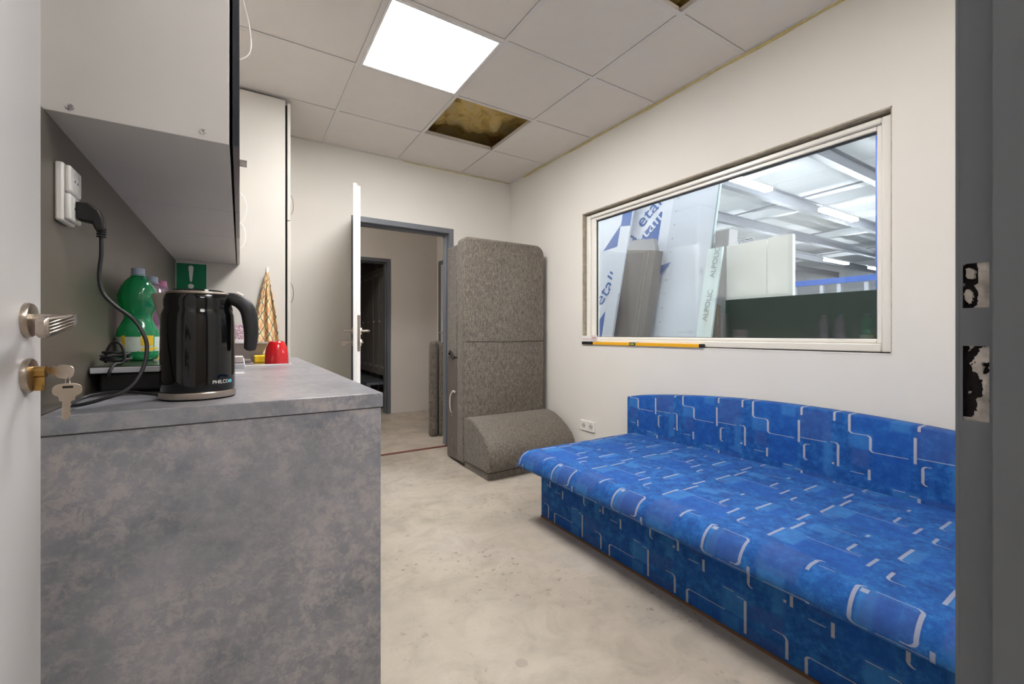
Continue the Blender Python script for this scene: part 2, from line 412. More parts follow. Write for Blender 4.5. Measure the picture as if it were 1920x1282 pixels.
# ------------------------------------------------------------------ room shell
XL, XR, YB, YN, ZC = -.325, 2.294, 3.69, .122, 2.53
ZT = 3.1
struct('floor', B((-.9, 2.42, -2.0, 8.9, -.08, 0)), floor_m)
struct('wall_left', B((-.45, XL, -2.0, 5.6, 0, ZT)), wall_m)
WY0, WY1, WZ0, WZ1 = .69, 2.613, .949, 1.978     # window hole
struct('wall_right', B((XR, 2.42, -2.0, WY0, 0, ZT), (XR, 2.42, WY1, 5.7, 0, ZT), (XR, 2.42, WY0, WY1, 0, WZ0), (XR, 2.42, WY0, WY1, WZ1, ZT)), wall_m)
DX0, DX1, DZ = .80, 1.64, 1.965                  # back door hole
struct('wall_back', B((XL, DX0, YB, 3.80, 0, ZT), (DX1, XR, YB, 3.80, 0, ZT), (DX0, DX1, YB, 3.80, DZ, ZT)), wall_m)
JX = .57
struct('wall_near', B((XL, -.32, -.03, YN, 0, ZT), (JX+.008, XR, -.03, YN, 0, 2.02-.9*0), (JX+.008, XR, -.03, YN, 2.02, ZT), (-.32, JX+.008, -.03, YN, 2.02, ZT)), wall_m)
# hallway behind the back door, locker room behind that
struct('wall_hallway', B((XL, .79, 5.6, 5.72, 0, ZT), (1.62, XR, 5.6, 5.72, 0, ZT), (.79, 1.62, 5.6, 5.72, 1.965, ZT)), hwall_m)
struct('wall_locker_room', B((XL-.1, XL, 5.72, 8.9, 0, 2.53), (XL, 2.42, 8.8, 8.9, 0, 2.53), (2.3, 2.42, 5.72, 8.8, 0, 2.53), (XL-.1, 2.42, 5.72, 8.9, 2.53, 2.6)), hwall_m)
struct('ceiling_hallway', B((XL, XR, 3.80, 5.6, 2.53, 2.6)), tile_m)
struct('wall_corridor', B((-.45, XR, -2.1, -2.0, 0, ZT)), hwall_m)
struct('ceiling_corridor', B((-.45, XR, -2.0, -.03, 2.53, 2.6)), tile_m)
struct('ceiling_deck', B((-.45, 2.42, -.03, 3.8, ZT, ZT+.08)), M('deck_dark', (90, 80, 66), .9))
struct('floor_factory', B((2.42, 27, -8, 13, -.08, 0)), hall_fl)

# ceiling: tiles, rails
ceil = setting('ceiling', (1, 1.9, ZC))
GX = [XL, -.044, .556, 1.156, 1.756, XR]; GY = [YN, .71, 1.31, 1.91, 2.51, 3.11, YB]
HOLES = {(3, 4), (3, 1)}; LIGHTS = {(2, 3), (2, 0)}
for i in range(5):
    for j in range(6):
        if (i, j) in HOLES or (i, j) in LIGHTS: continue
        g = .0115
        obj('tile', B((GX[i]+g*(i > 0), GX[i+1]-g*(i < 4), GY[j]+g*(j > 0), GY[j+1]-g*(j < 5), ZC+.004, ZC+.018)), tile_m, ceil, bevel=.002, seg=1)
for x in GX[1:-1]:
    obj('rail', B((x-.012, x+.012, YN, YB, ZC, ZC+.003), (x-.001, x+.001, YN, YB, ZC+.003, ZC+.035)), rail_m, ceil)
for y in GY[1:-1]:
    for i in range(5):
        obj('cross_rail', B((GX[i]+.012, GX[i+1]-.012, y-.012, y+.012, ZC+.0004, ZC+.003), (GX[i]+.012, GX[i+1]-.012, y-.001, y+.001, ZC+.003, ZC+.035)), rail_m, ceil)
obj('edge_angle', B((XL, XR, YB-.02, YB, ZC-.001, ZC+.003), (XR-.02, XR, YN, YB, ZC-.001, ZC+.003)), rail_m, ceil)
# insulation above
bm = bmesh.new(); nx, ny = 60, 80; G = []
for i in range(nx+1):
    r = []
    for j in range(ny+1):
        x = XL+.01+(XR-XL-.02)*i/nx; y = YN+(YB-YN)*j/ny
        z = 2.70+.07*noise.noise(Vector((x*5, y*5, 1)))+.05*noise.noise(Vector((x*13, y*9, 4)))
        r.append(bm.verts.new((x, y, z)))
    G.append(r)
for i in range(nx):
    for j in range(ny): bm.faces.new([G[i][j], G[i+1][j], G[i+1][j+1], G[i][j+1]])
o = obj('insulation', bm, wool_m, smooth='all'); tag(o, 'crumpled yellow mineral wool seen through the open ceiling squares', 'insulation', kind='stuff')
# foam along the ceiling edge
def foam(pts, r, label):
    bm = bmesh.new()
    P = spline(pts, 10)
    n = len(P)
    tube(P, lambda t: r*(.6+.5*abs(noise.noise(Vector((t*23, r*900, 2))))), 6, bm=bm, raw=True)
    o = obj('foam_bead', bm, foam_m, smooth='all'); tag(o, label, 'sealant')
foam([(XR-.004, y, ZC-.003+.004*math.sin(y*9)) for y in [.2+.25*k for k in range(14)]], .011, 'thin yellow sealing foam bead along ceiling edge above the window')
foam([(x, YB-.004, ZC-.003) for x in (1.2, 1.5, 1.8, 2.1, 2.27)], .006, 'faint yellow foam line along ceiling edge above the back doorway')
bm = bmesh.new(); bmesh.ops.create_icosphere(bm, subdivisions=3, radius=1)
for v in bm.verts:
    v.co *= 1+.25*noise.noise(v.co*2.2); v.co = Vector((.255+v.co.x*.06, YB-.002+v.co.y*.008, 2.50+v.co.z*.03))
tag(obj('foam_blob', bm, foam_m, smooth='all'), 'yellow foam blob at top of back wall beside tall cupboard', 'sealant')

# LED panels
def led(i, j, label, cat='light', lm=None):
    x0, x1, y0, y1 = GX[i]+.013, GX[i+1]-.013, GY[j]+.013, GY[j+1]-.013
    t = thing('led_panel', label, cat, ((x0+x1)/2, (y0+y1)/2, ZC))
    obj('diffuser', B((x0+.012, x1-.012, y0+.012, y1-.012, ZC+.002, ZC+.006)), lm or led_m, t)
    obj('frame', B((x0, x0+.012, y0, y1, ZC-.001, ZC+.014), (x1-.012, x1, y0, y1, ZC-.001, ZC+.014), (x0+.012, x1-.012, y0, y0+.012, ZC-.001, ZC+.014), (x0+.012, x1-.012, y1-.012, y1, ZC-.001, ZC+.014), (x0, x1, y0, y1, ZC+.014, ZC+.02)), white_pl, t)
led(2, 3, 'bright square ceiling light panel beside the open insulation square')
led(2, 0, 'added ceiling light panel nearest the camera doorway, unseen above the frame', lm=ledn_m)  # unseen panel added to light the near end of the room
t = thing('fill_lamp', 'unseen round lamp added to brighten the hallway behind the back door', 'light', (.3, 4.3, 2.5))  # unseen lamp, added to brighten hallway and locker room
obj('shade', lathe([(0, 2.46), (.12, 2.465), (.15, 2.49), (.15, 2.53)], .3, 4.3), led2_m, t, smooth=True)
t = thing('fill_lamp', 'unseen square fill lamp added in the corridor outside the near door', 'light', (.6, -1.0, 2.5))  # unseen lamp, added to light the surfaces facing the camera
obj('shade', B((.3, .9, -1.3, -.7, 2.51, 2.53)), led3_m, t)

# ------------------------------------------------------------------ window_1 with recess
win = setting('window_1', (XR, 1.65, WZ0))
fx0, fx1 = XR+.03, XR+.10
gy0, gy1, gz0, gz1 = .756, 2.513, 1.008, 1.912
obj('reveal', B((XR+.0005, XR+.118, WY1-.004, WY1+.006, WZ0, WZ1), (XR+.0005, XR+.118, WY0-.006, WY0+.004, WZ0, WZ1), (XR+.0005, XR+.118, WY0, WY1, WZ1-.008, WZ1+.004)), raw_m, win)
obj('sill', B((XR-.002, XR+.118, WY0, WY1, WZ0-.006, WZ0)), pvc_m, win)
# frame: stepped profile
def ringbox(x0, x1, oy0, oy1, oz0, oz1, iy0, iy1, iz0, iz1):
    return ((x0, x1, oy0, iy0, oz0, oz1), (x0, x1, iy1, oy1, oz0, oz1), (x0, x1, iy0, iy1, oz0, iz0), (x0, x1, iy0, iy1, iz1, oz1))
a = (WY0+.006, WY1-.012, WZ0+.001, WZ1-.02)
obj('window_frame', B(*ringbox(fx0, fx1, *a, WY0+.045, WY1-.055, WZ0+.04, WZ1-.045)), pvc_m, win, bevel=.006)
obj('glazing_bead', B(*ringbox(fx0+.016, fx1-.01, WY0+.045, WY1-.055, WZ0+.04, WZ1-.045, gy0, gy1, gz0, gz1)), pvc_m, win, bevel=.005)
obj('gasket', B(*ringbox(fx0+.03, fx0+.04, gy0-.004, gy1+.004, gz0-.004, gz1+.004, gy0+.004, gy1-.006, gz0+.003, gz1-.009)), gasket_m, win)
obj('pane', B((fx0+.041, fx0+.047, gy0-.003, gy1+.003, gz0-.003, gz1+.003)), glass_m, win)
obj('pane', B((fx0+.058, fx0+.064, gy0-.003, gy1+.003, gz0-.003, gz1+.003)), glass_m, win)

# ------------------------------------------------------------------ back door frame + leaf
def steel_frame(name, x0, x1, zt, y0, y1, m, face=.045, out=.008, par=None, yside=-1):
    fr = par or setting(name, ((x0+x1)/2, y0, 0))
    bs = []
    for (a, b) in ((x0-face+.012, x0+.012), (x1-.012, x1+face-.012)):
        bs.append((a, b, y0-out, y0+.004, 0, zt+face-.012))
        bs.append((a, b, y1-.004, y1+out, 0, zt+face-.012))
    obj('upright', B(bs[0], bs[1], (x0-.002, x0+.012, y0, y1, 0, zt), (x0+.012, x0+.026, y0+.045, y1, 0, zt)), m, fr, bevel=.003)
    obj('upright', B(bs[2], bs[3], (x1-.012, x1+.002, y0, y1, 0, zt), (x1-.026, x1-.012, y0+.045, y1, 0, zt)), m, fr, bevel=.003)
    obj('head', B((x0+.012, x1-.012, y0-out, y0+.004, zt-.012, zt+face-.012), (x0+.012, x1-.012, y1-.004, y1+out, zt-.012, zt+face-.012), (x0+.012, x1-.012, y0, y1, zt-.012, zt+.002), (x0+.026, x1-.026, y0+.045, y1, zt-.026, zt-.012)), m, fr, bevel=.003)
    return fr
steel_frame('trim_1', DX0, DX1, DZ, YB, 3.80, frame_m)
steel_frame('trim_2', .79, 1.62, 1.965, 5.6, 5.72, dframe_m)
struct('trim_3', B((DX0+.012, DX1-.012, YB-.005, YB+.035, 0, .006)), thresh_m, bevel=.002)

d2 = setting('door_2', (.80, 3.665, .01))
d = Vector((-.19, -.86, 0)).normalized(); nrm = Vector((-d.y, d.x, 0))   # nrm points to +X side
if nrm.x < 0: nrm = -nrm
H0 = Vector((.812, 3.672, 0))
T = Matrix(((d.x, nrm.x, 0, H0.x), (d.y, nrm.y, 0, H0.y), (0, 0, 1, 0), (0, 0, 0, 1)))
def LB(*bs):
    bm = bmesh.new()
    for b in bs: addbox(bm, *b, mtx=T)
    return bm
LL = .84
obj('leaf', LB((0, LL, -.026, -.004, .012, 1.985), (.013, LL-.013, -.004, .018, .012, 1.972)), door_edge_m, d2, bevel=.002)
obj('lock_plate', LB((LL-.013, LL-.0115, .0, .016, .92, 1.15)), nickel_m, d2)
def lever(name, sgn, par, zc=1.05, back=.07, m=nickel_m):
    def P(a, b, z): return T @ Vector((a, b, z))
    off = -.026 if sgn < 0 else .018
    bm = bmesh.new()
    bmesh.ops.create_cone(bm, cap_ends=True, segments=24, radius1=.025, radius2=.024, depth=.008)
    R = Matrix.Translation(P(LL-back, off+sgn*.004, zc)) @ nrm.to_track_quat('Z', 'Y').to_matrix().to_4x4()
    bmesh.ops.transform(bm, matrix=R, verts=bm.verts)
    tube([P(LL-back, off, zc), P(LL-back, off+sgn*.03, zc), P(LL-back-.004, off+sgn*.048, zc), P(LL-back-.03, off+sgn*.052, zc), P(LL-back-.125, off+sgn*.052, zc-.002)], .0085, 10, 5, bm=bm)
    h = obj(name, bm, m, par, smooth=True)
    bm = bmesh.new(); bmesh.ops.create_cone(bm, cap_ends=True, segments=24, radius1=.025, radius2=.024, depth=.008)
    R = Matrix.Translation(P(LL-back, off+sgn*.004, zc-.075)) @ nrm.to_track_quat('Z', 'Y').to_matrix().to_4x4()
    bmesh.ops.transform(bm, matrix=R, verts=bm.verts)
    tube([P(LL-back, off, zc-.075), P(LL-back, off+sgn*.018, zc-.075)], .006, 8, 2, bm=bm)
    obj('keyhole_plate', bm, m, par, smooth=True)
lever('handle', -1, d2); lever('handle', 1, d2)
obj('key', LB((LL-.073, LL-.067, -.075, -.03, .968, .982), (LL-.0715, LL-.0685, -.098, -.072, .955, .985)), key_m, d2)

# hallway side door (in the right wall)
d3 = setting('door_3', (2.28, 5.0, 0))
obj('leaf', B((2.262, 2.292, 4.55, 5.40, .01, 1.95)), door_m, d3, bevel=.003)
obj('frame', B((2.25, 2.294, 5.40, 5.45, 0, 2.0), (2.25, 2.294, 4.50, 4.55, 0, 2.0), (2.25, 2.294, 4.55, 5.40, 1.95, 2.0)), dframe_m, d3, bevel=.003)
obj('handle', tube([(2.262, 5.33, 1.05), (2.225, 5.33, 1.05), (2.215, 5.31, 1.05), (2.215, 5.22, 1.05)], .008), nickel_m, d3, smooth=True)

# ------------------------------------------------------------------ near door frame (right jamb) and open leaf
jm = setting('trim_4', (JX, .05, 0))
hz = [(.950, 1.019), (1.054, 1.095)]; hy0, hy1 = .1027, .1197
jb = []
jb += [(JX, JX+.0015, .0973, hy0, 0, 2.0), (JX, JX+.0015, hy1, YN, 0, 2.0)]
zs = [0, hz[0][0], hz[0][1], hz[1][0], hz[1][1], 2.0]
for a_, b_ in ((zs[0], zs[1]), (zs[2], zs[3]), (zs[4], zs[5])): jb.append((JX, JX+.0015, hy0, hy1, a_, b_))
jb += [(JX-.0003, JX+.05, YN, YN+.0025, 0, 2.05), (JX-.018, JX, .0955, .0975, 0, 2.0), (JX-.018, JX-.0165, -.03, .0955, 0, 2.0), (JX-.018, JX+.05, -.032, -.03, 0, 2.05)]
obj('upright', B(*jb), frame_m, jm)
obj('upright', B((-.322, -.3205, -.03, YN, 0, 2.0), (-.3205, -.305, -.03, .075, 0, 2.0)), frame_m, jm)
obj('head', B((-.3205, JX, -.03, .0975, 1.985, 2.0), (-.3205, JX, .0975, YN, 2.0, 2.004), (-.3205, JX, YN, YN+.0025, 2.0, 2.05)), frame_m, jm)
def void(i, j, k):
    # i grows towards the room (left in the view); ragged hollows in the plaster behind the steel
    n_ = noise.noise(Vector((i*.09+k*5, j*.075+3, 1.5)))*.55+noise.noise(Vector((i*.25, j*.2, 8+k)))*.22
    if k == 1: return i > 18 and (abs(math.hypot((i-30)/9, (j-30)/24)-1+n_*.4) < .3 or abs(math.hypot((i-28)/10, (j-82)/20)-1+n_*.5) < .35)     # upper cutout
    return i/40 > .47+n_*1.1 and 8 < j < 108                                     # lower cutout
for k, (a_, b_) in enumerate(hz):
    bm = bmesh.new(); ny_, nz_ = 40, 110; G = []
    for i in range(ny_+1):
        r = []
        for j in range(nz_+1):
            y = hy0-.002+(hy1-hy0+.004)*i/ny_; z = a_-.002+(b_-a_+.004)*j/nz_
            r.append(bm.verts.new((JX+.0025+.0012*noise.noise(Vector((y*260, z*140, k*7)))+(.0035 if void(i, j, k) else 0), y, z)))
        G.append(r)
    for i in range(ny_):
        for j in range(nz_):
            f = bm.faces.new([G[i][j], G[i+1][j], G[i+1][j+1], G[i][j+1]])
            if void(i+.5, j+.5, k): f.material_index = 1
    obj('lock_cutout', bm, [plaster_m, dark_m], jm, smooth='all')

d1 = setting('door_1', (-.29, .6, 0))
obj('leaf', B((-.315, -.275, .14, 1.008, .01, 1.98)), door_m, d1, bevel=.002)
def rosette(y, z, r, par, name='rosette', x=-.275):
    bm = lathe([(0, 0), (r, 0), (r, .004), (r*.93, .0075), (r*.55, .009), (0, .009)], 0, 0, 40)
    R = Matrix.Translation((x, y, z)) @ Matrix.Rotation(PI/2, 4, 'Y')
    bmesh.ops.transform(bm, matrix=R, verts=bm.verts); return obj(name, bm, nickel_m, par, smooth=True)
rosette(.950, 1.051, .0265, d1)
rosette(.950, .967, .0265, d1)
hd = obj('handle', tube([(-.272, .95, 1.051), (-.25, .95, 1.051), (-.236, .948, 1.051), (-.226, .940, 1.050)], lambda t: .0095+.002*t, 14, 6), nickel_m, d1, smooth=True)
bm = prism([(.962, 1.0625), (.958, 1.040), (.845, 1.0245), (.836, 1.029), (.836, 1.047), (.84, 1.0535)], -.235, -.2215, 'x')
obj('grip', bm, nickel_m, hd, bevel=.004, seg=3)
for k in range(4):
    z = .0
    bm = prism([(.955, 1.0455+k*.0046), (.955, 1.0475+k*.0046), (.842, 1.0325+k*.0046), (.842, 1.0305+k*.0046)], -.2222, -.2203, 'x')
    obj('rib', bm, nickel_m, hd, bevel=.0008, seg=1)
# brass cylinder with two keys
cy = obj('lock_cylinder', B((-.268, -.2545, .9455, .9545, .943, .965)), brass_m, d1, bevel=.003, seg=3)
bm = tube([(-.268, .95, .972), (-.2535, .95, .972)], .0085, 20, 2); obj('cylinder_plug', bm, brass_m, cy, smooth=True)
kt = thing('key', 'nickel key turned in the brass lock of the white door', 'key', (-.23, .95, .96), 'keys at the near door')
def key_shape(bow_w, bow_h, L, w):
    o_ = []
    for k in range(24):
        a = 2*PI*k/24
        o_.append((bow_w/2*math.copysign(abs(math.cos(a))**.75, math.cos(a)), bow_h/2*math.copysign(abs(math.sin(a))**.75, math.sin(a))))
    # splice blade at angle -90 (index 18)
    pts = o_[:17] + [(-w*.9, -bow_h*.5-.002), (-w*.9, -bow_h*.5-.006), (-w/2, -bow_h*.5-.007), (-w/2, -bow_h*.5-L+.003), (0, -bow_h*.5-L)]
    n = 7
    for k in range(n):
        z = -bow_h*.5-L+.003+(L-.011)*k/n
        pts += [(w/2-.0012*(k % 2), z), (w/2-.0012*((k+1) % 2), z+(L-.011)/n*.5)]
    pts += [(w/2, -bow_h*.5-.007), (w*.9, -bow_h*.5-.006), (w*.9, -bow_h*.5-.002)] + o_[20:]
    return pts
def key_bm(mtx, pts, hole=True):
    bm = prism(pts, -.0011, .0011, 'y')
    bmesh.ops.transform(bm, matrix=mtx, verts=bm.verts); return bm
# key in lock: bow vertical plane, blade along -X
K = key_shape(.022, .024, .014, .007)
m1 = Matrix.Translation((-.233, .949, .971)) @ Matrix.Rotation(math.radians(-18), 4, 'Z') @ Matrix.Rotation(math.radians(98), 4, 'Y')
obj('blade_and_bow', key_bm(m1, K), key_m, kt, bevel=.0005, seg=1)
K2 = key_shape(.034, .021, .036, .010)
k2 = thing('key', 'nickel key hanging down from the ring below the lock', 'key', (-.2285, .944, .93), 'keys at the near door')
m2 = Matrix.Translation((-.2285, .944, .9425)) @ Matrix.Rotation(math.radians(25), 4, 'Z') @ Matrix.Rotation(math.radians(2), 4, 'Y')
obj('blade_and_bow', key_bm(m2, K2), key_m, k2, bevel=.0005, seg=1)
obj('bow_eye', B(*[(-.006, .006, -.0015, .0015, .003, .0065)]), dark_m, k2).matrix_local = Matrix.Translation(-Vector((-.2285, .944, .93))) @ m2 @ Matrix.Translation((0, 0, .003))
bm = bmesh.new(); ring = [Vector((-.229, .9465, .9555)) + Vector((.25*.008*math.cos(a), .3*.008*math.cos(a), .0085*math.sin(a))) for a in [2*PI*k/20 for k in range(21)]]
tube(ring, .0009, 6, bm=bm, raw=True); tag(obj('key_ring', bm, nickel_m, smooth='all'), 'small wire ring joining the two keys at the lock', 'ring')

# ------------------------------------------------------------------ kitchen run
CT = .88; CX = .31
tag(obj('worktop', B((-.31, CX, 1.115, 3.10, CT-.036, CT)), stone_m, bevel=.002), 'grey stone-patterned kitchen worktop with the kettle on it', 'worktop')
def cab(name, label, cat, y0, y1, first=False):
    t = thing(name, label, cat, (0, (y0+y1)/2, 0), 'base cupboards under the worktop')
    ys = y0+(.019 if first else 0)
    obj('body', B((-.31, .283, ys, y1-.001, .10, CT-.0365), (-.31, .23, ys, y1-.001, 0, .10)), cab_m, t)
    if first: obj('end_panel', B((-.31, .305, y0, y0+.018, 0, CT-.0375)), stone_m, t, bevel=.001, seg=1)
    w = (y1-ys)
    for k in range(2 if w > .7 else 1):
        n = 2 if w > .7 else 1
        a_ = ys+w*k/n+.002; b_ = ys+w*(k+1)/n-.003
        dr = obj('door', B((.284, .302, a_, b_, .105, CT-.045)), stone_m, t, bevel=.001, seg=1)
        obj('handle', tube([(.302, b_-.05, .62), (.33, b_-.05, .64), (.333, b_-.05, .70), (.33, b_-.05, .76), (.302, b_-.05, .78)], .004, 8), nickel_m, dr, smooth=True)
cab('base_cabinet', 'grey stone-patterned base cabinet ending the run, its end panel towards the camera', 'cabinet', 1.118, 1.72, True)
cab('base_cabinet', 'middle base cabinet under the grey worktop', 'cabinet', 1.722, 2.32)
cab('base_cabinet', 'base cabinet under the worktop next to the tall cupboard', 'cabinet', 2.322, 3.098)
tag(obj('backsplash', B((-.3235, -.31, 1.115, 3.10, CT+.0005, 1.449)), splash_m), 'dark grey back panel behind the worktop', 'panel')

# tall cupboard at the far end
tc = thing('tall_cabinet', 'tall cream cupboard reaching the ceiling at the end of the worktop', 'cabinet', (0, 3.4, 0))
obj('body', B((-.3235, .244, 3.102, 3.685, .0, 2.515)), tall_m, tc, bevel=.002)
for z0, z1, hzz in ((.10, 1.75, 1.30), (1.755, 2.50, 1.88)):
    dr = obj('door', B((.256, .274, 3.104, 3.68, z0, z1)), tall_m, tc, bevel=.003)
    obj('handle', tube([(.274, 3.2, hzz-.07), (.292, 3.2, hzz-.05), (.30, 3.2, hzz), (.292, 3.2, hzz+.05), (.274, 3.2, hzz+.07)], .0025, 8), nickel_m, dr, smooth=True)
obj('hinge_gap_shade', B((.244, .256, 3.12, 3.68, .02, 2.49)), dark_m, tc)  # dark filler painting the shade in the gap behind the doors

# wall cupboards
def wallcab(label, y0, y1, doors, z0=1.45, z1=2.07):
    t = thing('wall_cabinet', label, 'cabinet', (-.16, (y0+y1)/2, z0), 'wall cupboards above the worktop')
    obj('body', B((-.324, -.02, y0+.0008, y1-.0008, z0, z1)), cab_m, t, bevel=.001, seg=1)
    n = len(doors)
    for k, (m, hz_) in enumerate(doors):
        a_ = y0+(y1-y0)*k/n+.0015; b_ = y0+(y1-y0)*(k+1)/n-.0015
        dr = obj('door', B((-.0145, -.001, a_, b_, z0+.001, z1-.001)), m, t, bevel=.001, seg=1)
        if hz_: obj('handle', tube([(-.001, a_+.1, hz_-.07), (.017, a_+.1, hz_-.05), (.026, a_+.1, hz_), (.017, a_+.1, hz_+.05), (-.001, a_+.1, hz_+.07)], .0022, 8), white_pl, dr, smooth=True)
    return t
wc = wallcab('light grey wall cupboard with dark door nearest the open white door', 1.15, 1.777, [(cabd_m, 0)])
for y in (1.185, 1.185): pass
for x, z in ((-.275, 1.463), (-.068, 1.468)):
    bm = lathe([(0, 0), (.0062, 0), (.0058, .0015), (.003, .0018), (.0022, .0008), (0, .0008)], 0, 0, 20)
    bmesh.ops.transform(bm, matrix=Matrix.Translation((x, 1.1508, z)) @ Matrix.Rotation(PI/2, 4, 'X'), verts=bm.verts)
    obj('screw', bm, chrome_m, wc, smooth=True)
bm = tube([(-.001, 1.40, 1.497), (.016, 1.40, 1.497)], .0095, 18, 2); obj('knob', bm, chrome_m, wc, smooth=True)
wallcab('narrow middle wall cupboard with taupe door', 1.777, 2.26, [(cabg_m, 0)])
wallcab('wall cupboard with two white doors and arc handles beside tall cupboard', 2.26, 3.10, [(tall_m, 1.61), (tall_m, 1.565)])
tag(obj('cable_loop', tube([(-.03, 2.0, 2.529), (-.02, 2.0, 2.44), (.012, 2.0, 2.33), (.034, 2.0, 2.22), (.028, 2.0, 2.13), (-.04, 2.0, 2.078)], .0022, 8), white_pl, smooth='all'), 'thin white cable looping down from the ceiling onto the wall cupboards', 'cable')

# sign on the side of the tall cupboard
sg = thing('sign', 'square green sign with white exclamation mark behind the kettle', 'sign', (-.238, 3.10, 1.28))
obj('board', B((-.309, -.163, 3.0985, 3.1015, 1.278, 1.438)), signw_m, sg)
obj('face', B((-.306, -.166, 3.0978, 3.0986, 1.281, 1.435)), green_m, sg)
bm = prism([(-.251, 1.413), (-.249, 1.419), (-.243, 1.423), (-.235, 1.423), (-.229, 1.419), (-.227, 1.413), (-.234, 1.335), (-.239, 1.329), (-.244, 1.335)], 3.0970, 3.0979, 'y'); obj('exclamation_stroke', bm, signw_m, sg)
bm = prism([(-.239+.0135*math.cos(2*PI*k/24), 1.305+.0135*math.sin(2*PI*k/24)) for k in range(24)], 3.0970, 3.0979, 'y'); obj('exclamation_dot', bm, signw_m, sg)

# towel on a hook
tag(obj('wall_hook', B((.138, .152, 3.094, 3.1015, 1.405, 1.445), (.141, .149, 3.080, 3.094, 1.405, 1.411), (.141, .149, 3.078, 3.082, 1.405, 1.42)), white_pl, bevel=.002), 'small white stick-on hook holding the tea towel', 'hook')
bm = bmesh.new(); uvl = bm.loops.layers.uv.new('UVMap'); nu, nv = 36, 46; G = []
for j in range(nv+1):
    t = j/nv; r = []
    z = 1.413-.50*t
    wl = -.005-.058*min(1, t*1.9)**.8-.006*t; wr = .005+.018*min(1, t*2)+.05*t**1.2
    for i in range(nu+1):
        s_ = i/nu
        x = .145+wl+(wr-wl)*s_
        fold = (.010*math.sin(s_*PI*5+t*2)+.006*math.sin(s_*PI*9+1))*(.25+.75*min(1, t*3))
        zz = z-(.05*(1-abs(s_-.6)*1.2))*t**3 + (.07*(s_ < .25)*(.25-s_)*4)*t**4
        r.append((bm.verts.new((x, 3.078+fold, zz)), s_*.42, t*.95))
    G.append(r)
for j in range(nv):
    for i in range(nu):
        q = [G[j][i], G[j][i+1], G[j+1][i+1], G[j+1][i]]
        f = bm.faces.new([a_[0] for a_ in q])
        for lp, a_ in zip(f.loops, q): lp[uvl].uv = (a_[1], a_[2])
tw = obj('tea_towel', bm, towel_m, smooth='all'); so = tw.modifiers.new('solid', 'SOLIDIFY'); so.thickness = .0025
tag(tw, 'cream checked tea towel with orange and grey lines hanging from hook', 'towel')

# wall socket with plug
sk = thing('wall_socket', 'white double wall socket box on dark panel with black plug in it', 'socket', (-.30, 1.24, 1.26))
obj('housing', B((-.3098, -.296, 1.2, 1.277, 1.255, 1.372)), white_pl, sk, bevel=.004)
for z0, z1 in ((1.259, 1.312), (1.315, 1.368)):
    cv = obj('cover', B((-.296, -.2865, 1.203, 1.274, z0, z1)), white_pl, sk, bevel=.004, seg=3)
    bm = lathe([(.021, 0), (.023, .0), (.023, .0012), (.021, .0012)], 0, 0, 28)
    bmesh.ops.transform(bm, matrix=Matrix.Translation((-.2868, 1.2385, (z0+z1)/2)) @ Matrix.Rotation(PI/2, 4, 'Y'), verts=bm.verts)
    obj('ring', bm, white_pl, cv, smooth=True)
    for ya in (1.228, 1.2455): obj('hole', B((-.2866, -.286, ya, ya+.0035, (z0+z1)/2-.002, (z0+z1)/2+.002)), dark_m, cv)
pc = thing('power_cord', 'black kettle cord falling in a curve from the wall socket', 'cable', (-.25, 1.23, .9))
bm = prism([(-.2862, 1.303), (-.268, 1.303), (-.250, 1.290), (-.2435, 1.272), (-.2425, 1.250), (-.256, 1.246), (-.262, 1.262), (-.2862, 1.266)], 1.229, 1.256, 'y')
obj('plug', bm, black_pl, pc, bevel=.004, seg=3)
for k in range(4):
    z = 1.253-k*.0055
    obj('strain_ring', lathe([(.0, z-.0018), (.0075, z-.0018), (.0085, z), (.0075, z+.0018), (0, z+.0018)], -.2492, 1.243, 14), black_pl, pc, smooth=True)
obj('cord', tube([(-.2492, 1.243, 1.252), (-.249, 1.242, 1.20), (-.252, 1.241, 1.15), (-.245, 1.24, 1.115), (-.224, 1.238, 1.088), (-.196, 1.232, 1.062), (-.178, 1.225, 1.03), (-.171, 1.218, 1.0), (-.176, 1.205, .955), (-.196, 1.188, .917), (-.235, 1.18, .899), (-.272, 1.19, .8885), (-.296, 1.24, .8845), (-.300, 1.32, .886), (-.278, 1.352, .892), (-.235, 1.352, .8945), (-.19, 1.335, .889), (-.15, 1.30, .8845), (-.125, 1.285, .8845)], .0037, 10, 8), soft_bl, pc, smooth='all')

# ------------------------------------------------------------------ kettle
kx, ky = -.083, 1.268
kt_ = thing('electric_kettle', 'glossy black electric kettle with steel spout and base ring', 'kettle', (kx, ky, CT))
ang = math.atan2(-.20, 1.0)                      # handle direction
hx, hy = math.cos(ang), math.sin(ang)
def KP(r, z, side=0): return (kx+r*hx-side*hy, ky+r*hy+side*hx, CT+z)
obj('base', lathe([(r, CT+z) for r, z in [(0, .0025), (.070, .0025), (.0745, .004), (.075, .006), (.075, .016), (.0735, .018), (0, .018)]], kx, ky, 64), nickel_m, kt_, smooth=True)
obj('base_foot', lathe([(r, CT+z) for r, z in [(0, 0), (.07, 0), (.0735, .0024), (0, .0024)]], kx, ky, 48), black_pl, kt_, smooth=True)
prof = [(0, .018), (.071, .018), (.0725, .022), (.0728, .06), (.0726, .12), (.0718, .17), (.0705, .195), (.0675, .205), (.0660, .210), (.0668, .215), (.0672, .228), (.0655, .238), (.062, .2425), (0, .2425)]
prof = [(r, CT+z) for r, z in prof]
lathe_body = lathe(prof, kx, ky, 72)
obj('body', lathe_body, black_gl, kt_, smooth=True, ang=50)
for (z0, r) in (): pass
obj('rim', lathe([(r, CT+z) for r, z in [(.0, .242), (.063, .242), (.0645, .2445), (.063, .247), (.057, .2485), (0, .2485)]], kx, ky, 64), nickel_m, kt_, smooth=True)
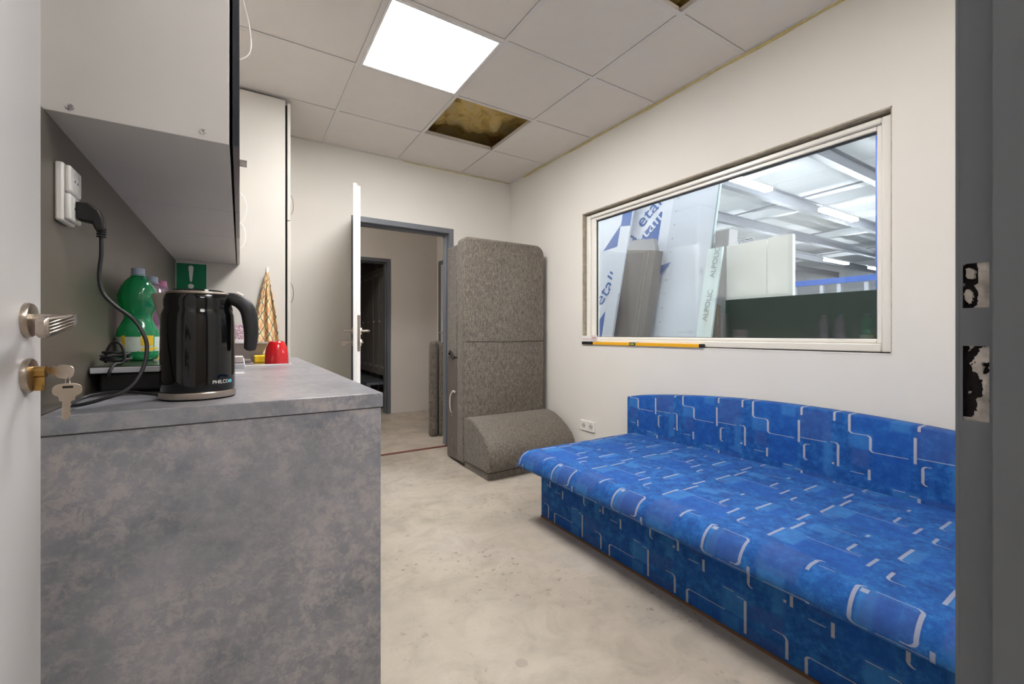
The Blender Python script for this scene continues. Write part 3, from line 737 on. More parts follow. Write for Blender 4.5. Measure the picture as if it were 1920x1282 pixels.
obj('lid', lathe([(r, CT+z) for r, z in [(0, .2484), (.052, .2484), (.05, .2525), (.03, .2545), (0, .255)]], kx, ky, 48), black_gl, kt_, smooth=True)
# spout: V shaped steel beak
bm = bmesh.new()
A = [KP(-.050, .243, .034), KP(-.050, .243, -.034), KP(-.099, .240, 0)]
top = [KP(-.048, .244, .034), KP(-.074, .2425, .026), KP(-.090, .2415, .007), KP(-.090, .2415, -.007), KP(-.074, .2425, -.026), KP(-.048, .244, -.034)]
mid = [KP(-.054, .22, .027), KP(-.073, .22, .020), KP(-.086, .222, .006), KP(-.086, .222, -.006), KP(-.073, .22, -.020), KP(-.054, .22, -.027)]
low = [KP(-.060, .195, .014), KP(-.072, .195, .010), KP(-.080, .198, .004), KP(-.080, .198, -.004), KP(-.072, .195, -.010), KP(-.060, .195, -.014)]
bot = [KP(-.066, .178, .005), KP(-.072, .178, .004), KP(-.0755, .179, .002), KP(-.0755, .179, -.002), KP(-.072, .178, -.004), KP(-.066, .178, -.005)]
R = [[bm.verts.new(p) for p in L] for L in (top, mid, low, bot)]
for a_, b_ in zip(R, R[1:]):
    for i in range(5): bm.faces.new([a_[i], a_[i+1], b_[i+1], b_[i]])
bm.faces.new(R[0]); bm.faces.new(R[-1][::-1])
for a_, b_ in zip(R, R[1:]): bm.faces.new([a_[5], a_[0], b_[0], b_[5]])
obj('spout', bm, satin_m, kt_, smooth=True, ang=45)
hb = obj('handle', tube([KP(.058, .236), KP(.072, .234), KP(.088, .226), KP(.101, .208), KP(.1065, .18), KP(.1085, .15), KP(.1065, .122), KP(.104, .108)], lambda t: (.0135+.0035*math.sin(min(1, t*1.15)*PI))*(1 if t < .9 else math.sqrt(max(.03, 1-((t-.9)/.1)**2))), 18, 12), soft_bl, kt_, smooth=True, ang=60)
obj('handle_mount', tube([KP(.058, .205), KP(.067, .205)], .012, 16, 2), black_pl, kt_, smooth=True)
obj('switch', tube([KP(.076, .2475), KP(.09, .2395)], .0065, 12, 2), nickel_m, hb, smooth=True)
def onk(r, az0, z0):
    def f(v):
        a_ = az0+v.x/r; rr = r+.0002+v.z
        return Vector((kx+rr*math.cos(a_), ky+rr*math.sin(a_), z0+v.y))
    return f
obj('brand_lettering', text_bm('PHILCO', .0115, onk(.0728, math.radians(-66), CT+.036), .0002), signw_m, kt_)
bm = bmesh.new(); f_ = onk(.0729, math.radians(-30.5), CT+.0395)
vs = [bm.verts.new(f_(Vector((.0062*math.cos(2*PI*k/16), .0042*math.sin(2*PI*k/16), .0003)))) for k in range(16)]; bm.faces.new(vs)
obj('emblem', bm, M('emblem_teal', (70, 170, 190), .3), kt_)

# ------------------------------------------------------------------ things on the worktop
hb_ = thing('hot_plate', 'low black appliance with pale-edged top plate under the green bottle', 'appliance', (-.15, 1.6, CT))
obj('body', B((-.295, -.035, 1.445, 1.76, CT+.006, CT+.054)), black_pl, hb_, bevel=.006)
obj('top_plate', B((-.306, .012, 1.42, 1.78, CT+.054, CT+.068)), M('appliance_pale', (205, 206, 212), .35), hb_, bevel=.002)
obj('glass_top', B((-.303, .009, 1.424, 1.776, CT+.0682, CT+.0705)), M('appliance_glass', (70, 66, 62), .15), hb_)
for x in (-.28, -.06):
    for y in (1.46, 1.74):
        obj('foot', lathe([(0, CT), (.01, CT), (.011, CT+.007), (0, CT+.007)], x, y, 12), black_pl, hb_)
cc = thing('coiled_cord', 'dark cord coiled on the low appliance by the green bottle', 'cable', (-.27, 1.47, CT+.07))
pts = []
for k in range(60):
    a_ = k*.42; pts.append((-.268+.026*math.cos(a_)*(1+.1*math.sin(k*.31)), 1.475+.03*math.sin(a_), CT+.076+.009*(1+math.sin(a_*.5+k*.05))+.0002*k))
obj('cord', tube(pts, .0032, 8, 2), soft_bl, cc, smooth='all')
obj('loop', tube([(-.286, 1.47, .958), (-.283, 1.462, .985), (-.270, 1.456, 1.009), (-.255, 1.452, 1.004), (-.247, 1.45, .975), (-.25, 1.446, .958), (-.262, 1.43, .955), (-.268, 1.412, .94), (-.27, 1.41, .925)], .0034, 8, 6), soft_bl, cc, smooth='all')
def bottle(x, y, z, h, r, m, capm, label, lab=True, shape=0):
    t = thing('plastic_bottle', label, 'bottle', (x, y, z), 'plastic drink bottles against the dark panel')
    s_ = h
    pr = [(0, .004), (r*.7, 0), (r*.95, .006), (r, .02), (r, .30*s_), (r*.95, .34*s_), (r*.80, .40*s_), (r*.66, .455*s_), (r*.68, .50*s_), (r*.84, .56*s_), (r*.95, .64*s_), (r*.94, .72*s_), (r*.82, .80*s_), (r*.6, .87*s_), (r*.38, .915*s_), (.0135, .935*s_), (.0125, .96*s_), (0, .96*s_)]
    bm = lathe([(a_, z+b_) for a_, b_ in pr], x, y, 40)
    for v in bm.verts:
        n_ = noise.noise(Vector((v.co.x*60, v.co.y*60, v.co.z*70)))
        dv = Vector((v.co.x-x, v.co.y-y, 0))
        if dv.length > .02: v.co += dv.normalized()*n_*.0022
    obj('body', bm, m, t, smooth='all')
    cz = z+.945*s_
    obj('cap', lathe([(0, cz), (.0155, cz), (.016, cz+.004), (.0155, cz+.005), (.0155, cz+.016), (.0145, cz+.018), (0, cz+.018)], x, y, 28), capm, t, smooth=True)
    obj('neck_ring', lathe([(.013, cz-.004), (.0175, cz-.004), (.0175, cz-.0015), (.013, cz-.0015)], x, y, 28), capm, t, smooth=True)
    if lab:
        lb = obj('label_band', lathe([(r+.0006, z+.028), (r+.0008, z+.03), (r+.0008, z+.026*s_*10), (r+.0006, z+.262*s_)], x, y, 40), label_w, t, smooth=True)
        for (a0, a1, z0, z1) in ((-75, -38, .045, .075), (-75, -38, .03, .038), (-128, -116, .03, .075), (-60, -20, .035, .04)):
            bm = bmesh.new(); n_ = 8; vs0 = [bm.verts.new((x+(r+.0014)*math.cos(math.radians(a0+(a1-a0)*k/n_)), y+(r+.0014)*math.sin(math.radians(a0+(a1-a0)*k/n_)), z+z0)) for k in range(n_+1)]
            vs1 = [bm.verts.new((v.co.x, v.co.y, z+z1)) for v in vs0]
            for k in range(n_): bm.faces.new([vs0[k], vs0[k+1], vs1[k+1], vs1[k]])
            obj('label_print', bm, label_y, lb)
bottle(-.2575, 1.690, CT+.0705, .272, .0495, green_b, capblue_m, 'green plastic bottle with pale cap standing on the low appliance')
bottle(-.253, 1.90, CT, .345, .054, pink_b, capblue_m, 'pinkish clear plastic bottle with pale blue cap behind the green one')
bottle(-.245, 2.04, CT, .345, .052, pink_b, cappink_m, 'pink plastic bottle with pink cap, rearmost of the three')

# draining tray, basin, mug, sponge, white box
tr = thing('draining_tray', 'thin white-edged draining tray under the upturned red mug', 'tray', (0, 2.6, CT))
obj('plate', B((-.28, .212, 2.37, 2.95, CT+.0002, CT+.004)), steel_m, tr, bevel=.001)
obj('edge', B((-.28, .215, 2.366, 2.37, CT+.0002, CT+.0065), (.212, .2155, 2.37, 2.95, CT+.0002, CT+.0065)), white_pl, tr, bevel=.001)
mx, my, mz = .156, 2.47, CT+.004
mg = thing('mug', 'shiny red mug standing upside down on the tray', 'mug', (mx, my, mz))
bm = lathe([(.048, mz), (.0525, mz), (.0535, mz+.01), (.052, mz+.045), (.047, mz+.078), (.038, mz+.10), (.034, mz+.108), (.030, mz+.110), (.028, mz+.107), (0, mz+.106)], mx, my, 48)
bm.verts.ensure_lookup_table()
obj('cup', bm, red_m, mg, smooth=True, ang=60)
obj('handle', tube([(mx+.006, my+.045, mz+.085), (mx+.008, my+.070, mz+.08), (mx+.009, my+.076, mz+.05), (mx+.008, my+.064, mz+.022), (mx+.006, my+.05, mz+.02)], .005, 10), red_m, mg, smooth='all')
bs = thing('basin', 'grey plastic washing-up basin behind the kettle', 'basin', (0, 2.8, CT))
z0 = CT+.004
def frus(x0, x1, y0, y1, za, X0, X1, Y0, Y1, zb, bm):
    a_ = [bm.verts.new(p) for p in ((x0, y0, za), (x1, y0, za), (x1, y1, za), (x0, y1, za))]; b_ = [bm.verts.new(p) for p in ((X0, Y0, zb), (X1, Y0, zb), (X1, Y1, zb), (X0, Y1, zb))]
    for i in range(4): bm.faces.new([a_[i], a_[(i+1) % 4], b_[(i+1) % 4], b_[i]])
    return a_, b_
bm = bmesh.new(); a_, b_ = frus(-.20, .085, 2.68, 2.92, z0+.001, -.22, .125, 2.655, 2.945, z0+.096, bm); bm.faces.new(a_)
o = obj('tub', bm, grey_pl, bs); so = o.modifiers.new('s', 'SOLIDIFY'); so.thickness = .003
obj('rim', B(*[( -.23, .137, 2.645, 2.657, z0+.094, z0+.100), (-.23, .137, 2.943, 2.955, z0+.094, z0+.100), (-.23, -.218, 2.657, 2.943, z0+.094, z0+.100), (.123, .137, 2.657, 2.943, z0+.094, z0+.100)]), grey_pl, bs, bevel=.002)
def tm():
    s = NT('cup_print'); sp = s.node('ShaderNodeSeparateXYZ'); s.l.new(s.coord(), sp.inputs[0])
    f = s.noise(90, 3, .6, stretch=(1, 1, 3)); c = s.ramp(f, [(.4, lin((206, 200, 206))), (.55, lin((150, 90, 96))), (.65, lin((110, 100, 140)))])
    s.col(s.mix(s.math('GREATER_THAN', sp.outputs[2], .115), lin((212, 208, 208)), c)); return s.m
bw = thing('storage_jar', 'pale jar with a red and grey patterned band standing in the grey basin', 'jar', (-.05, 2.78, z0))
obj('jar', lathe([(0, z0+.003), (.06, z0+.003), (.066, z0+.05), (.07, z0+.19), (.068, z0+.195), (.064, z0+.19), (0, z0+.185)], -.03, 2.78, 36), tm(), bw, smooth=True)
tag(obj('flat_dish', B((-.12, .055, 2.40, 2.50, z0, z0+.008), (-.11, .045, 2.41, 2.49, z0+.008, z0+.024)), M('dish_greybrown', (120, 108, 108), .3), bevel=.003), 'flat grey dish lying on the tray in front of the basin', 'dish')
wb = thing('white_box', 'small white plastic container with lid behind the kettle handle', 'container', (-.04, 2.33, CT))
obj('box', B((-.12, .008, 2.26, 2.355, CT, CT+.04)), white_pl, wb, bevel=.006, seg=3)
obj('lid', B((-.123, .012, 2.257, 2.358, CT+.036, CT+.050)), white_pl, wb, bevel=.004)
tag(obj('sponge', B((.06, .125, 2.56, 2.65, z0, z0+.035)), yel_m, bevel=.006, seg=3), 'yellow washing-up sponge beside the red mug', 'sponge')
tag(obj('paper_card', B((-.05, .014, 1.90, 1.97, CT, CT+.004)), white_pl), 'small white card lying on worktop behind the kettle', 'card')

# ------------------------------------------------------------------ wall outlet low on the right wall
so_ = thing('wall_outlet', 'double white wall outlet low between grey element and blue sofa', 'socket', (XR, 2.58, .31))
for y0 in (2.545, 2.626):
    p = obj('cover', B((XR-.010, XR-.0002, y0-.08, y0-.001, .275, .355)), white_pl, so_, bevel=.003)
    bm = lathe([(.0, .0), (.0195, 0), (.021, .0), (.021, .0012), (.0195, .0012), (.0195, .0004), (0, .0004)], 0, 0, 28)
    bmesh.ops.transform(bm, matrix=Matrix.Translation((XR-.010, y0-.04, .315)) @ Matrix.Rotation(-PI/2, 4, 'Y'), verts=bm.verts)
    obj('well', bm, M('outlet_shade', (196, 192, 186), .5), p, smooth=True)
    for ya in (.052, .0325): obj('hole', B((XR-.0125, XR-.0103, y0-ya, y0-ya+.0045, .313, .3175)), dark_m, p)

# ------------------------------------------------------------------ level and box on the window ledge
lv = thing('spirit_level', 'yellow spirit level lying along the window ledge', 'level', (XR, 2.08, WZ0))
lx0, lx1 = XR-.012, XR+.022
obj('beam', B((lx0, lx1, 1.575, 2.59, WZ0+.0005, WZ0+.022)), level_m, lv, bevel=.0015)
for ya, yb in ((1.56, 1.577), (2.588, 2.605)): obj('end_cap', B((lx0-.001, lx1+.001, ya, yb, WZ0, WZ0+.0225)), black_pl, lv, bevel=.001)
obj('dark_band', B((lx0-.0005, lx1, 2.48, 2.588, WZ0+.0005, WZ0+.0225)), black_pl, lv)
v = obj('vial_housing', B((lx0-.001, lx1, 2.06, 2.115, WZ0+.001, WZ0+.0228)), black_pl, lv)
obj('vial', tube([(lx0-.001, 2.07, WZ0+.011), (lx0-.001, 2.105, WZ0+.011)], .005, 10, 2), M('vial_green', (190, 214, 90), .1), v, smooth=True)
bx = thing('small_carton', 'small white carton with red line on left end of spirit level', 'box', (XR, 2.53, .972))
obj('carton', B((XR-.012, XR+.026, 2.475, 2.605, .9722, 1.018)), white_pl, bx, bevel=.0015)
obj('red_line', B((XR-.0126, XR-.012, 2.50, 2.60, .990, .9925)), red_m, bx)
obj('flap', B((XR-.014, XR-.0121, 2.43, 2.50, .9722, 1.020)), M('carton_label', (214, 204, 204), .6, var=.1, scale=80), bx)
lr = M('label_red', (190, 110, 110), .6)
for b_ in ((XR-.0146, XR-.014, 2.445, 2.485, .998, 1.004), (XR-.0146, XR-.014, 2.44, 2.49, .984, .986)): obj('print', B(b_), lr, bx)

# ------------------------------------------------------------------ upended grey upholstered element
ge = thing('upholstered_element', 'tall grey-brown woven sofa section standing on end in the corner', 'sofa section', (1.85, 3.1, 0))
def slab_outline(x0, x1, z0, z1, r, n=8, low=.0):
    pts = [(x0, z0), (x1, z0)]
    for k in range(n+1): a_ = PI/2*k/n; pts.append((x1-r+r*math.cos(a_), z1-r+r*math.sin(a_)))
    for k in range(n+1): a_ = PI/2*k/n; pts.append((x0+r*.6-r*.6*math.sin(a_), z1-r*.6+r*.6*math.cos(a_)))
    return pts
def pad(name, z0, z1, r, y0, y1, x0=1.462, x1=2.235):
    return obj(name, prism(slab_outline(x0, x1, z0, z1, r), y0, y1, 'y'), weave_m, ge, bevel=.022, seg=4)
pad('main_pad', .02, 1.79, .085, 3.035, 3.165)
obj('seam', tube([(1.475, 3.0335, .972), (1.85, 3.0335, .969), (2.22, 3.0335, .972)], .0022, 6, 4), M('seam_dark', (64, 58, 52), .9), ge, smooth='all')
obj('rear_frame', B((1.466, 2.23, 3.166, 3.36, .84, 1.745)), weave_m, ge, bevel=.012, seg=3)
obj('mechanism_board', B((1.472, 2.22, 3.166, 3.37, .02, .838)), M('board_taupe', (104, 96, 90), .6, var=.08), ge, bevel=.004)
# bolster profile
pr = [(3.034, .0), (3.034, .385), (2.96, .392), (2.88, .378), (2.80, .345), (2.72, .298), (2.66, .250), (2.628, .20), (2.618, .14), (2.625, .085), (2.65, .062)]
bm = prism(pr[1:]+[(2.66, .05), (3.034, .05)], 1.462, 2.235, 'x'); obj('bolster', bm, weave_m, ge, bevel=.014, seg=3)
obj('plinth', B((1.47, 2.22, 2.665, 3.034, 0, .05)), weave_m, ge, bevel=.003)
obj('bracket', tube([(1.46, 3.30, .865), (1.452, 3.27, .885), (1.452, 3.24, .87), (1.46, 3.22, .83)], .010, 8), M('bracket_dark', (60, 60, 62), .4, .8), ge, smooth='all')
obj('strap', tube([(1.468, 3.20, .56), (1.452, 3.215, .57), (1.446, 3.25, .53), (1.446, 3.262, .47), (1.452, 3.262, .41), (1.462, 3.262, .39)], .008, 8, 6, flat=.5), M('strap_white', (190, 184, 176), .5), ge, smooth='all')
for b_ in ((1.462, 1.4725, 3.24, 3.25, .16, .18), (1.462, 1.4725, 3.24, 3.25, .10, .11), (1.462, 1.4725, 3.255, 3.263, .36, .375)): obj('screw', B(b_), chrome_m, ge, bevel=.002)
# two pads leaning in the hallway
for k, (x0, x1, y0, dz, lb) in enumerate(((1.60, 1.688, 4.13, 0, 'left of two grey-brown woven cushions standing upright in hallway'), (1.692, 1.79, 4.09, -.01, 'right of two grey-brown woven cushions upright in hallway, beside sofa section'))):
    t = thing('seat_cushion', lb, 'cushion', ((x0+x1)/2, 4.4, 0), 'upright cushions in the hallway')
    mt = Matrix.Translation((x0, y0, 0)) @ Matrix.Rotation(math.radians(-27), 4, 'Z')
    bm = bmesh.new(); addbox(bm, 0, x1-x0, 0, .5, 0, .955+dz, mtx=mt)
    obj('cover', bm, weave_m, t, bevel=.03, seg=4)

# ------------------------------------------------------------------ blue sofa bed
SY0, SY1 = .135, 2.02
sf = thing('sofa_bed', 'low blue sofa bed printed with pale angular lines below the window', 'sofa', (1.75, 1.1, 0))
def grid_obj(name, P, UV, mat, parent, closed_caps=True, smooth='all'):
    bm = bmesh.new(); uvl = bm.loops.layers.uv.new('UVMap')
    Vv = [[bm.verts.new(p) for p in row] for row in P]
    for i in range(len(P)-1):
        for j in range(len(P[0])-1):
            f = bm.faces.new([Vv[i][j], Vv[i][j+1], Vv[i+1][j+1], Vv[i+1][j]])
            for lp, (a_, b_) in zip(f.loops, ((i, j), (i, j+1), (i+1, j+1), (i+1, j))): lp[uvl].uv = UV[a_][b_]
    if closed_caps:
        for col_ in (0, -1):
            vs = [r[col_] for r in Vv]
            f = bm.faces.new(vs if col_ == 0 else vs[::-1])
            idx = {vs[i]: i for i in range(len(vs))}
            for lp in f.loops: lp[uvl].uv = ((lp.vert.co.x*100), (70-lp.vert.co.z*100))
    bmesh.ops.recalc_face_normals(bm, faces=bm.faces)
    return obj(name, bm, mat, parent, smooth=smooth, ang=50)
def ucm(y): return (1.2-y)*100
# base
P, UV = [], []
prof = [(2.17, .30), (1.44, .30), (1.44, .006), (2.17, .006), (2.17, .30)]
prof = [(1.80, .298), (1.443, .298), (1.44, .295), (1.44, .30*.5), (1.44, .010), (1.46, .006), (2.2, .006), (2.2, .298), (1.80, .298)]
for x, z in prof:
    P.append([(x, y, z) for y in [SY1-.035-(SY1-.035-SY0)*k/20 for k in range(21)]])
    UV.append([(ucm(y)+24.1-38, 43.2-z*100-(x-1.44)*100) for y in [SY1-.035-(SY1-.035-SY0)*k/20 for k in range(21)]])
grid_obj('base', P, UV, blue_up, sf, smooth=True)
obj('base_edge', B((1.436, 1.444, SY0, SY1-.034, 0, .009)), M('base_strip', (120, 84, 56), .6), sf)
# seat
def seat_profile():
    pts = []
    for k in range(44): pts.append((2.198-(2.198-1.365)*k/43, .385))
    for k in range(1, 13):
        a_ = PI/2*k/12; pts.append((1.365-.072*math.sin(a_), .385-.066+.066*math.cos(a_)))
    pts += [(1.2935, .312), (1.297, .303), (1.306, .299), (1.34, .299), (1.45, .2995), (1.9, .2995), (2.198, .2995)]
    return pts
sp_ = seat_profile(); NY = 96; P, UV = [], []
L = 210-219.8; last = None
for (x, z) in sp_:
    if last: L += math.hypot(x-last[0], z-last[1])*100
    last = (x, z); row, ur = [], []
    for j in range(NY+1):
        y = SY1-(SY1-SY0)*j/NY
        e = min(SY1-y, y-SY0); rr = .03
        dz = 0 if e > rr else -(rr-math.sqrt(max(0, rr*rr-(rr-e)**2)))*.8
        zz = z; xx = x
        if z > .31:
            lump = .004*noise.noise(Vector((x*3, y*2.4, 0)))+.002*noise.noise(Vector((x*9, y*7, 3)))
            zz = z+dz+lump+(.003*math.cos((y-1.07)*3))
            if x < 1.37: xx = x+.004*noise.noise(Vector((z*8, y*5, 6)))
        row.append((xx, y, zz)); ur.append((ucm(y), L))
    P.append(row); UV.append(ur)
grid_obj('seat', P, UV, blue_seat, sf, smooth='all')
# backrest arch
ny = 48; BX0, BX1 = 2.2, 2.284
def btop(y):
    t = (y-(SY0-.08))/(2.06-(SY0-.08)); return .610+.082*math.sin(PI*min(1, max(0, t)))**.8
ys = [2.055-(2.055-SY0)*k/ny for k in range(ny+1)]
P, UV = [], []
cols = [(BX0, None, 0), (BX0, None, .25), (BX0, None, .5), (BX0, None, .75), (BX0, 'r', 1), (BX0+.006, 't', 1), (BX1-.006, 't', 1), (BX1, 'r', 1), (BX1, None, 0)]
for x, k, f in cols:
    row, ur = [], []
    for y in ys:
        T_ = btop(y); z = .02+(T_-.02)*f
        if k == 'r': z = T_-.006
        row.append((x, y, z)); ur.append((ucm(y)-38, 70-z*100))
    P.append(row); UV.append(ur)
grid_obj('backrest', P, UV, blue_up, sf, smooth=True)

# ------------------------------------------------------------------ locker room
for k in range(4):
    y0 = 5.80+k*.62
    t = thing('metal_locker', ['grey metal locker pair nearest the locker room doorway', 'second grey locker pair from the locker room doorway', 'third grey locker pair from the locker room doorway', 'farthest grey locker pair in the dark locker room'][k], 'locker', (1.9, y0+.3, 0), 'lockers in the room behind the hallway')
    obj('body', B((1.655, 2.15, y0, y0+.615, .46, 1.95)), locker_m, t, bevel=.003)
    obj('stand', B((1.70, 1.73, y0+.01, y0+.04, 0, .46), (1.70, 1.73, y0+.575, y0+.605, 0, .46), (1.40, 1.70, y0+.01, y0+.605, .36, .39), (1.42, 1.45, y0+.01, y0+.04, 0, .36)), dframe_m, t)
    for q in range(2):
        a_ = y0+.005+q*.305
        dr = obj('door', B((1.64, 1.654, a_, a_+.298, .47, 1.94)), locker_m, t, bevel=.003)
        sl = []
        for z in (.56, 1.84):
            for s_ in (0, 1): sl.append((1.6385, 1.6402, a_+.08+s_*.1, a_+.12+s_*.1, z, z+.035))
        for b_ in sl: obj('vent', B(b_), vent_m, dr)
        obj('lock', lathe([(0, 0), (.014, 0), (.014, .012), (0, .012)], 0, 0, 16), nickel_m, dr, smooth=True).location = Vector((1.63, a_+.25, 1.2))-t.location-dr.location

# ------------------------------------------------------------------ factory hall beyond the window
HZ = 4.75
struct('wall_factory', B((26.9, 27, -8, 13, 0, 6), (2.42, 27, 12.9, 13, 0, 6), (2.42, 27, -8, -7.9, 0, 6), (2.3, 2.42, 5.7, 12.9, 0, 6), (2.3, 2.42, -8, -2, 0, 6), (2.3, 2.42, -2, 5.7, ZT, 6)), hall_wh)
rf = setting('ceiling_factory', (14, 2, HZ))
for k in range(11):
    x0 = 2.3+k*2.25
    obj('roof_panel', prism([(x0+.006, HZ), (x0+2.244, HZ), (x0+2.244, HZ+.06), (x0+.006, HZ+.06)], -8, 13, 'y'), hall_wh, rf)
obj('roof_seam', B(*[(2.3+k*2.25-.02, 2.3+k*2.25+.02, -8, 13, HZ+.01, HZ+.05) for k in range(1, 11)]), beam_m, rf)
for y in (.3, 1.9, 3.5, 5.2, 6.9, 8.6, 10.3):
    zb = 4.03
    obj('beam', B((2.42, 26.9, y-.07, y+.07, zb, zb+.012), (2.42, 26.9, y-.005, y+.005, zb+.012, zb+.24), (2.42, 26.9, y-.07, y+.07, zb+.24, zb+.252)), beam_m, rf)
for x in (6.2, 10.6, 15.0, 19.4):
    obj('brace', tube([(x, -6, 4.33), (x+1.5, 12, 4.33)], .022, 6, 2), beam_m, rf)
    obj('cross_girder', B((x+2-.09, x+2+.09, -8, 12.9, 4.29, 4.52)), hall_wh, rf)
def tubelamp(x, y, z, L_, label):
    t = thing('tube_light', label, 'light', (x+L_/2, y, z), 'tube lights in the factory hall')
    obj('tube', B((x, x+L_, y-.06, y+.06, z, z+.05)), tube_m, t)
    obj('housing', B((x, x+L_, y-.065, y+.065, z+.05, z+.09)), hall_wh, t)
Z3 = 3.43
names = ['tube light seen through window just right of the panel reflection', 'second tube light along the near ceiling track in the hall', 'third tube light along the near track in the hall']
for k, (x, y, l) in enumerate(((6.0, 3.9, 1.55), (9.6, 3.96, 1.5), (13.4, 3.96, 1.5))): tubelamp(x, y, Z3, l, names[k])
names = ['farther track tube light at the left, seen over the white boards', 'farther track tube light above the blue rail', 'farther track tube light at right edge of window']
for k, (x, y, l) in enumerate(((12.6, 6.6, 1.3), (16.2, 6.57, 1.6), (19.5, 6.5, 1.5))): tubelamp(x, y, Z3, l, names[k])
for k, (x, y, l) in enumerate(((5, 9.5, 1.5), (10, 9.5, 1.5), (4.5, -2, 1.5), (8.5, -2, 1.5), (4.2, 1.0, 1.5), (13, -2, 1.5))):
    tubelamp(x, y, Z3, l, ['hall tube light far left behind the film sheets', 'hall tube light deep left in the hall', 'hall tube light near the camera side wall', 'hall tube light on the right out of view', 'hall tube light close above the window wall', 'hall tube light far right out of view'][k])
for k, (x, y) in enumerate(((2.62, 1.2), (2.62, 3.0), (2.62, 4.8))):  # unseen tubes added to light the leaning sheets
    t = thing('tube_light', ['added unseen fill tube above the right of the window', 'added unseen fill tube above the left of the window', 'added unseen fill tube past the left of the window'][k], 'light', (x, y, 3.2), 'tube lights in the factory hall')
    obj('tube', B((x-.05, x+.05, y-.75, y+.75, 3.2, 3.25)), fill_tube_m, t)
    obj('housing', B((x-.055, x+.055, y-.75, y+.75, 3.25, 3.29)), hall_wh, t)
obj('track', B((2.6, 25, 3.95, 3.97, Z3+.09, Z3+.12), (2.6, 25, 6.55, 6.57, Z3+.09, Z3+.12)), beam_m, rf)

# boards just outside the window
tag(obj('reflection_board', B((3.28, 3.32, .0, 2.03, 0, 1.30)), gboard_m, bevel=.003), 'added dark green board outside the window, standing in for the backsplash reflection', 'board')  # backsplash reflection in the pane, built as an added board
for (y0, y1, z1, lb) in ((1.755, 2.07, 1.745, 'added white panel with small handle, standing in for a wall cupboard reflection'), (1.57, 1.745, 1.75, 'added narrower white panel right of the handled one, standing in for a wall cupboard reflection')):
    t = thing('reflection_panel', lb, 'panel', (3.38, (y0+y1)/2, 0), 'added white panels standing in for the cupboard reflections')  # wall cupboard reflections in the pane, built as added panels
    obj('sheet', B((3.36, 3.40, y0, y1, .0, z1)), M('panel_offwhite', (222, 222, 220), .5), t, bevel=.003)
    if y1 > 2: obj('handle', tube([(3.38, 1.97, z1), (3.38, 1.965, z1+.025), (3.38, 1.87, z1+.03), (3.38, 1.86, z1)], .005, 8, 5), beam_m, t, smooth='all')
def lean_x(Xb, z, k=.22): return Xb+k*(z-.93)
def lean_slab(name, Xb, y0, y1, z1, th, mat, parent=None, k=.22, tz=None, z0=0.0):
    bm = bmesh.new()
    za = z1; zb = tz if tz else z1
    p = [(lean_x(Xb, z0, k), y0, z0), (lean_x(Xb, z0, k), y1, z0), (lean_x(Xb, za, k), y1, za), (lean_x(Xb, zb, k), y0, zb)]
    a_ = [bm.verts.new(q) for q in p]; b_ = [bm.verts.new((q[0]+th, q[1], q[2])) for q in p]
    bm.faces.new(a_); bm.faces.new(b_[::-1])
    for i in range(4): bm.faces.new([a_[i], b_[i], b_[(i+1) % 4], a_[(i+1) % 4]])
    return obj(name, bm, mat, parent)
def decal(name, Xb, pts, mat, parent, k=.22, e=.003):
    bm = bmesh.new(); a_ = [bm.verts.new((lean_x(Xb, z, k)-e, y, z)) for y, z in pts]; b_ = [bm.verts.new((lean_x(Xb, z, k)-e+.001, y, z)) for y, z in pts]
    bm.faces.new(a_); bm.faces.new(b_[::-1]); n = len(pts)
    for i in range(n): bm.faces.new([a_[i], b_[i], b_[(i+1) % n], a_[(i+1) % n]])
    return obj(name, bm, mat, parent)
def letters(name, Xb, body, y, z, ang_, size, mat, parent, e=.0045, spacing=None):
    c_, s_ = math.cos(ang_), math.sin(ang_)
    def f(v):
        a_ = v.x*c_-v.y*s_; b_ = v.x*s_+v.y*c_
        return Vector((lean_x(Xb, z+b_)-e-v.z, y-a_, z+b_))
    return obj(name, text_bm(body, size, f, .0004, spacing=spacing), mat, parent)
fs = thing('film_covered_sheet', 'white sheet with blue film lettering leaning at left of the window view', 'sheet', (3.3, 3.4, 0))
lean_slab('sheet', 3.3, 2.84, 3.88, 3.0, .01, film_m, fs)
decal('blue_triangle', 3.3, [(3.66, 1.98), (3.40, 2.30), (3.40, 2.0)], filmb_m, fs)
decal('blue_triangle', 3.3, [(3.56, .93), (3.56, 1.16), (3.43, 1.33), (3.43, .93)], filmb_m, fs)
decal('blue_stripe', 3.3, [(3.47, 1.42), (3.22, 1.84), (3.22, 1.78), (3.44, 1.42)], filmb_m, fs)
decal('blue_stripe', 3.3, [(3.42, 1.42), (3.22, 1.73), (3.22, 1.62), (3.36, 1.42)], filmb_m, fs)
decal('blue_field', 3.3, [(3.22, 1.93), (2.845, 2.32), (2.845, 1.72), (3.05, 1.72)], filmb_m, fs)
letters('lettering', 3.3, 'etalbond', 3.55, 1.33, math.radians(58), .23, filmb_m, fs)
letters('lettering', 3.3, 'etalbond', 3.13, 1.93, math.radians(44), .22, film_m, fs, e=.007)
letters('lettering', 3.3, 'etal', 3.13, 2.13, math.radians(44), .22, filmb_m, fs, e=.007)
s2 = thing('edge_strip', 'narrow white strip leaning across the blue lettering', 'strip', (3.2, 3.2, 0))
lean_slab('strip', 3.2, 3.20, 3.345, 2.8, .02, film_m, s2)
decal('blue_patch', 3.2, [(3.34, 2.19), (3.34, 2.45), (3.205, 2.45), (3.205, 2.17)], filmb_m, s2)
s3 = thing('edge_strip', 'long white strip leaning left of the big riveted white sheet', 'strip', (3.25, 2.75, 0))
lean_slab('strip', 3.25, 2.70, 2.845, 3.0, .02, film_m, s3)
decal('blue_corner', 3.185, [(2.73, 1.67), (2.60, 1.69), (2.70, 1.58)], filmb_m, s3)
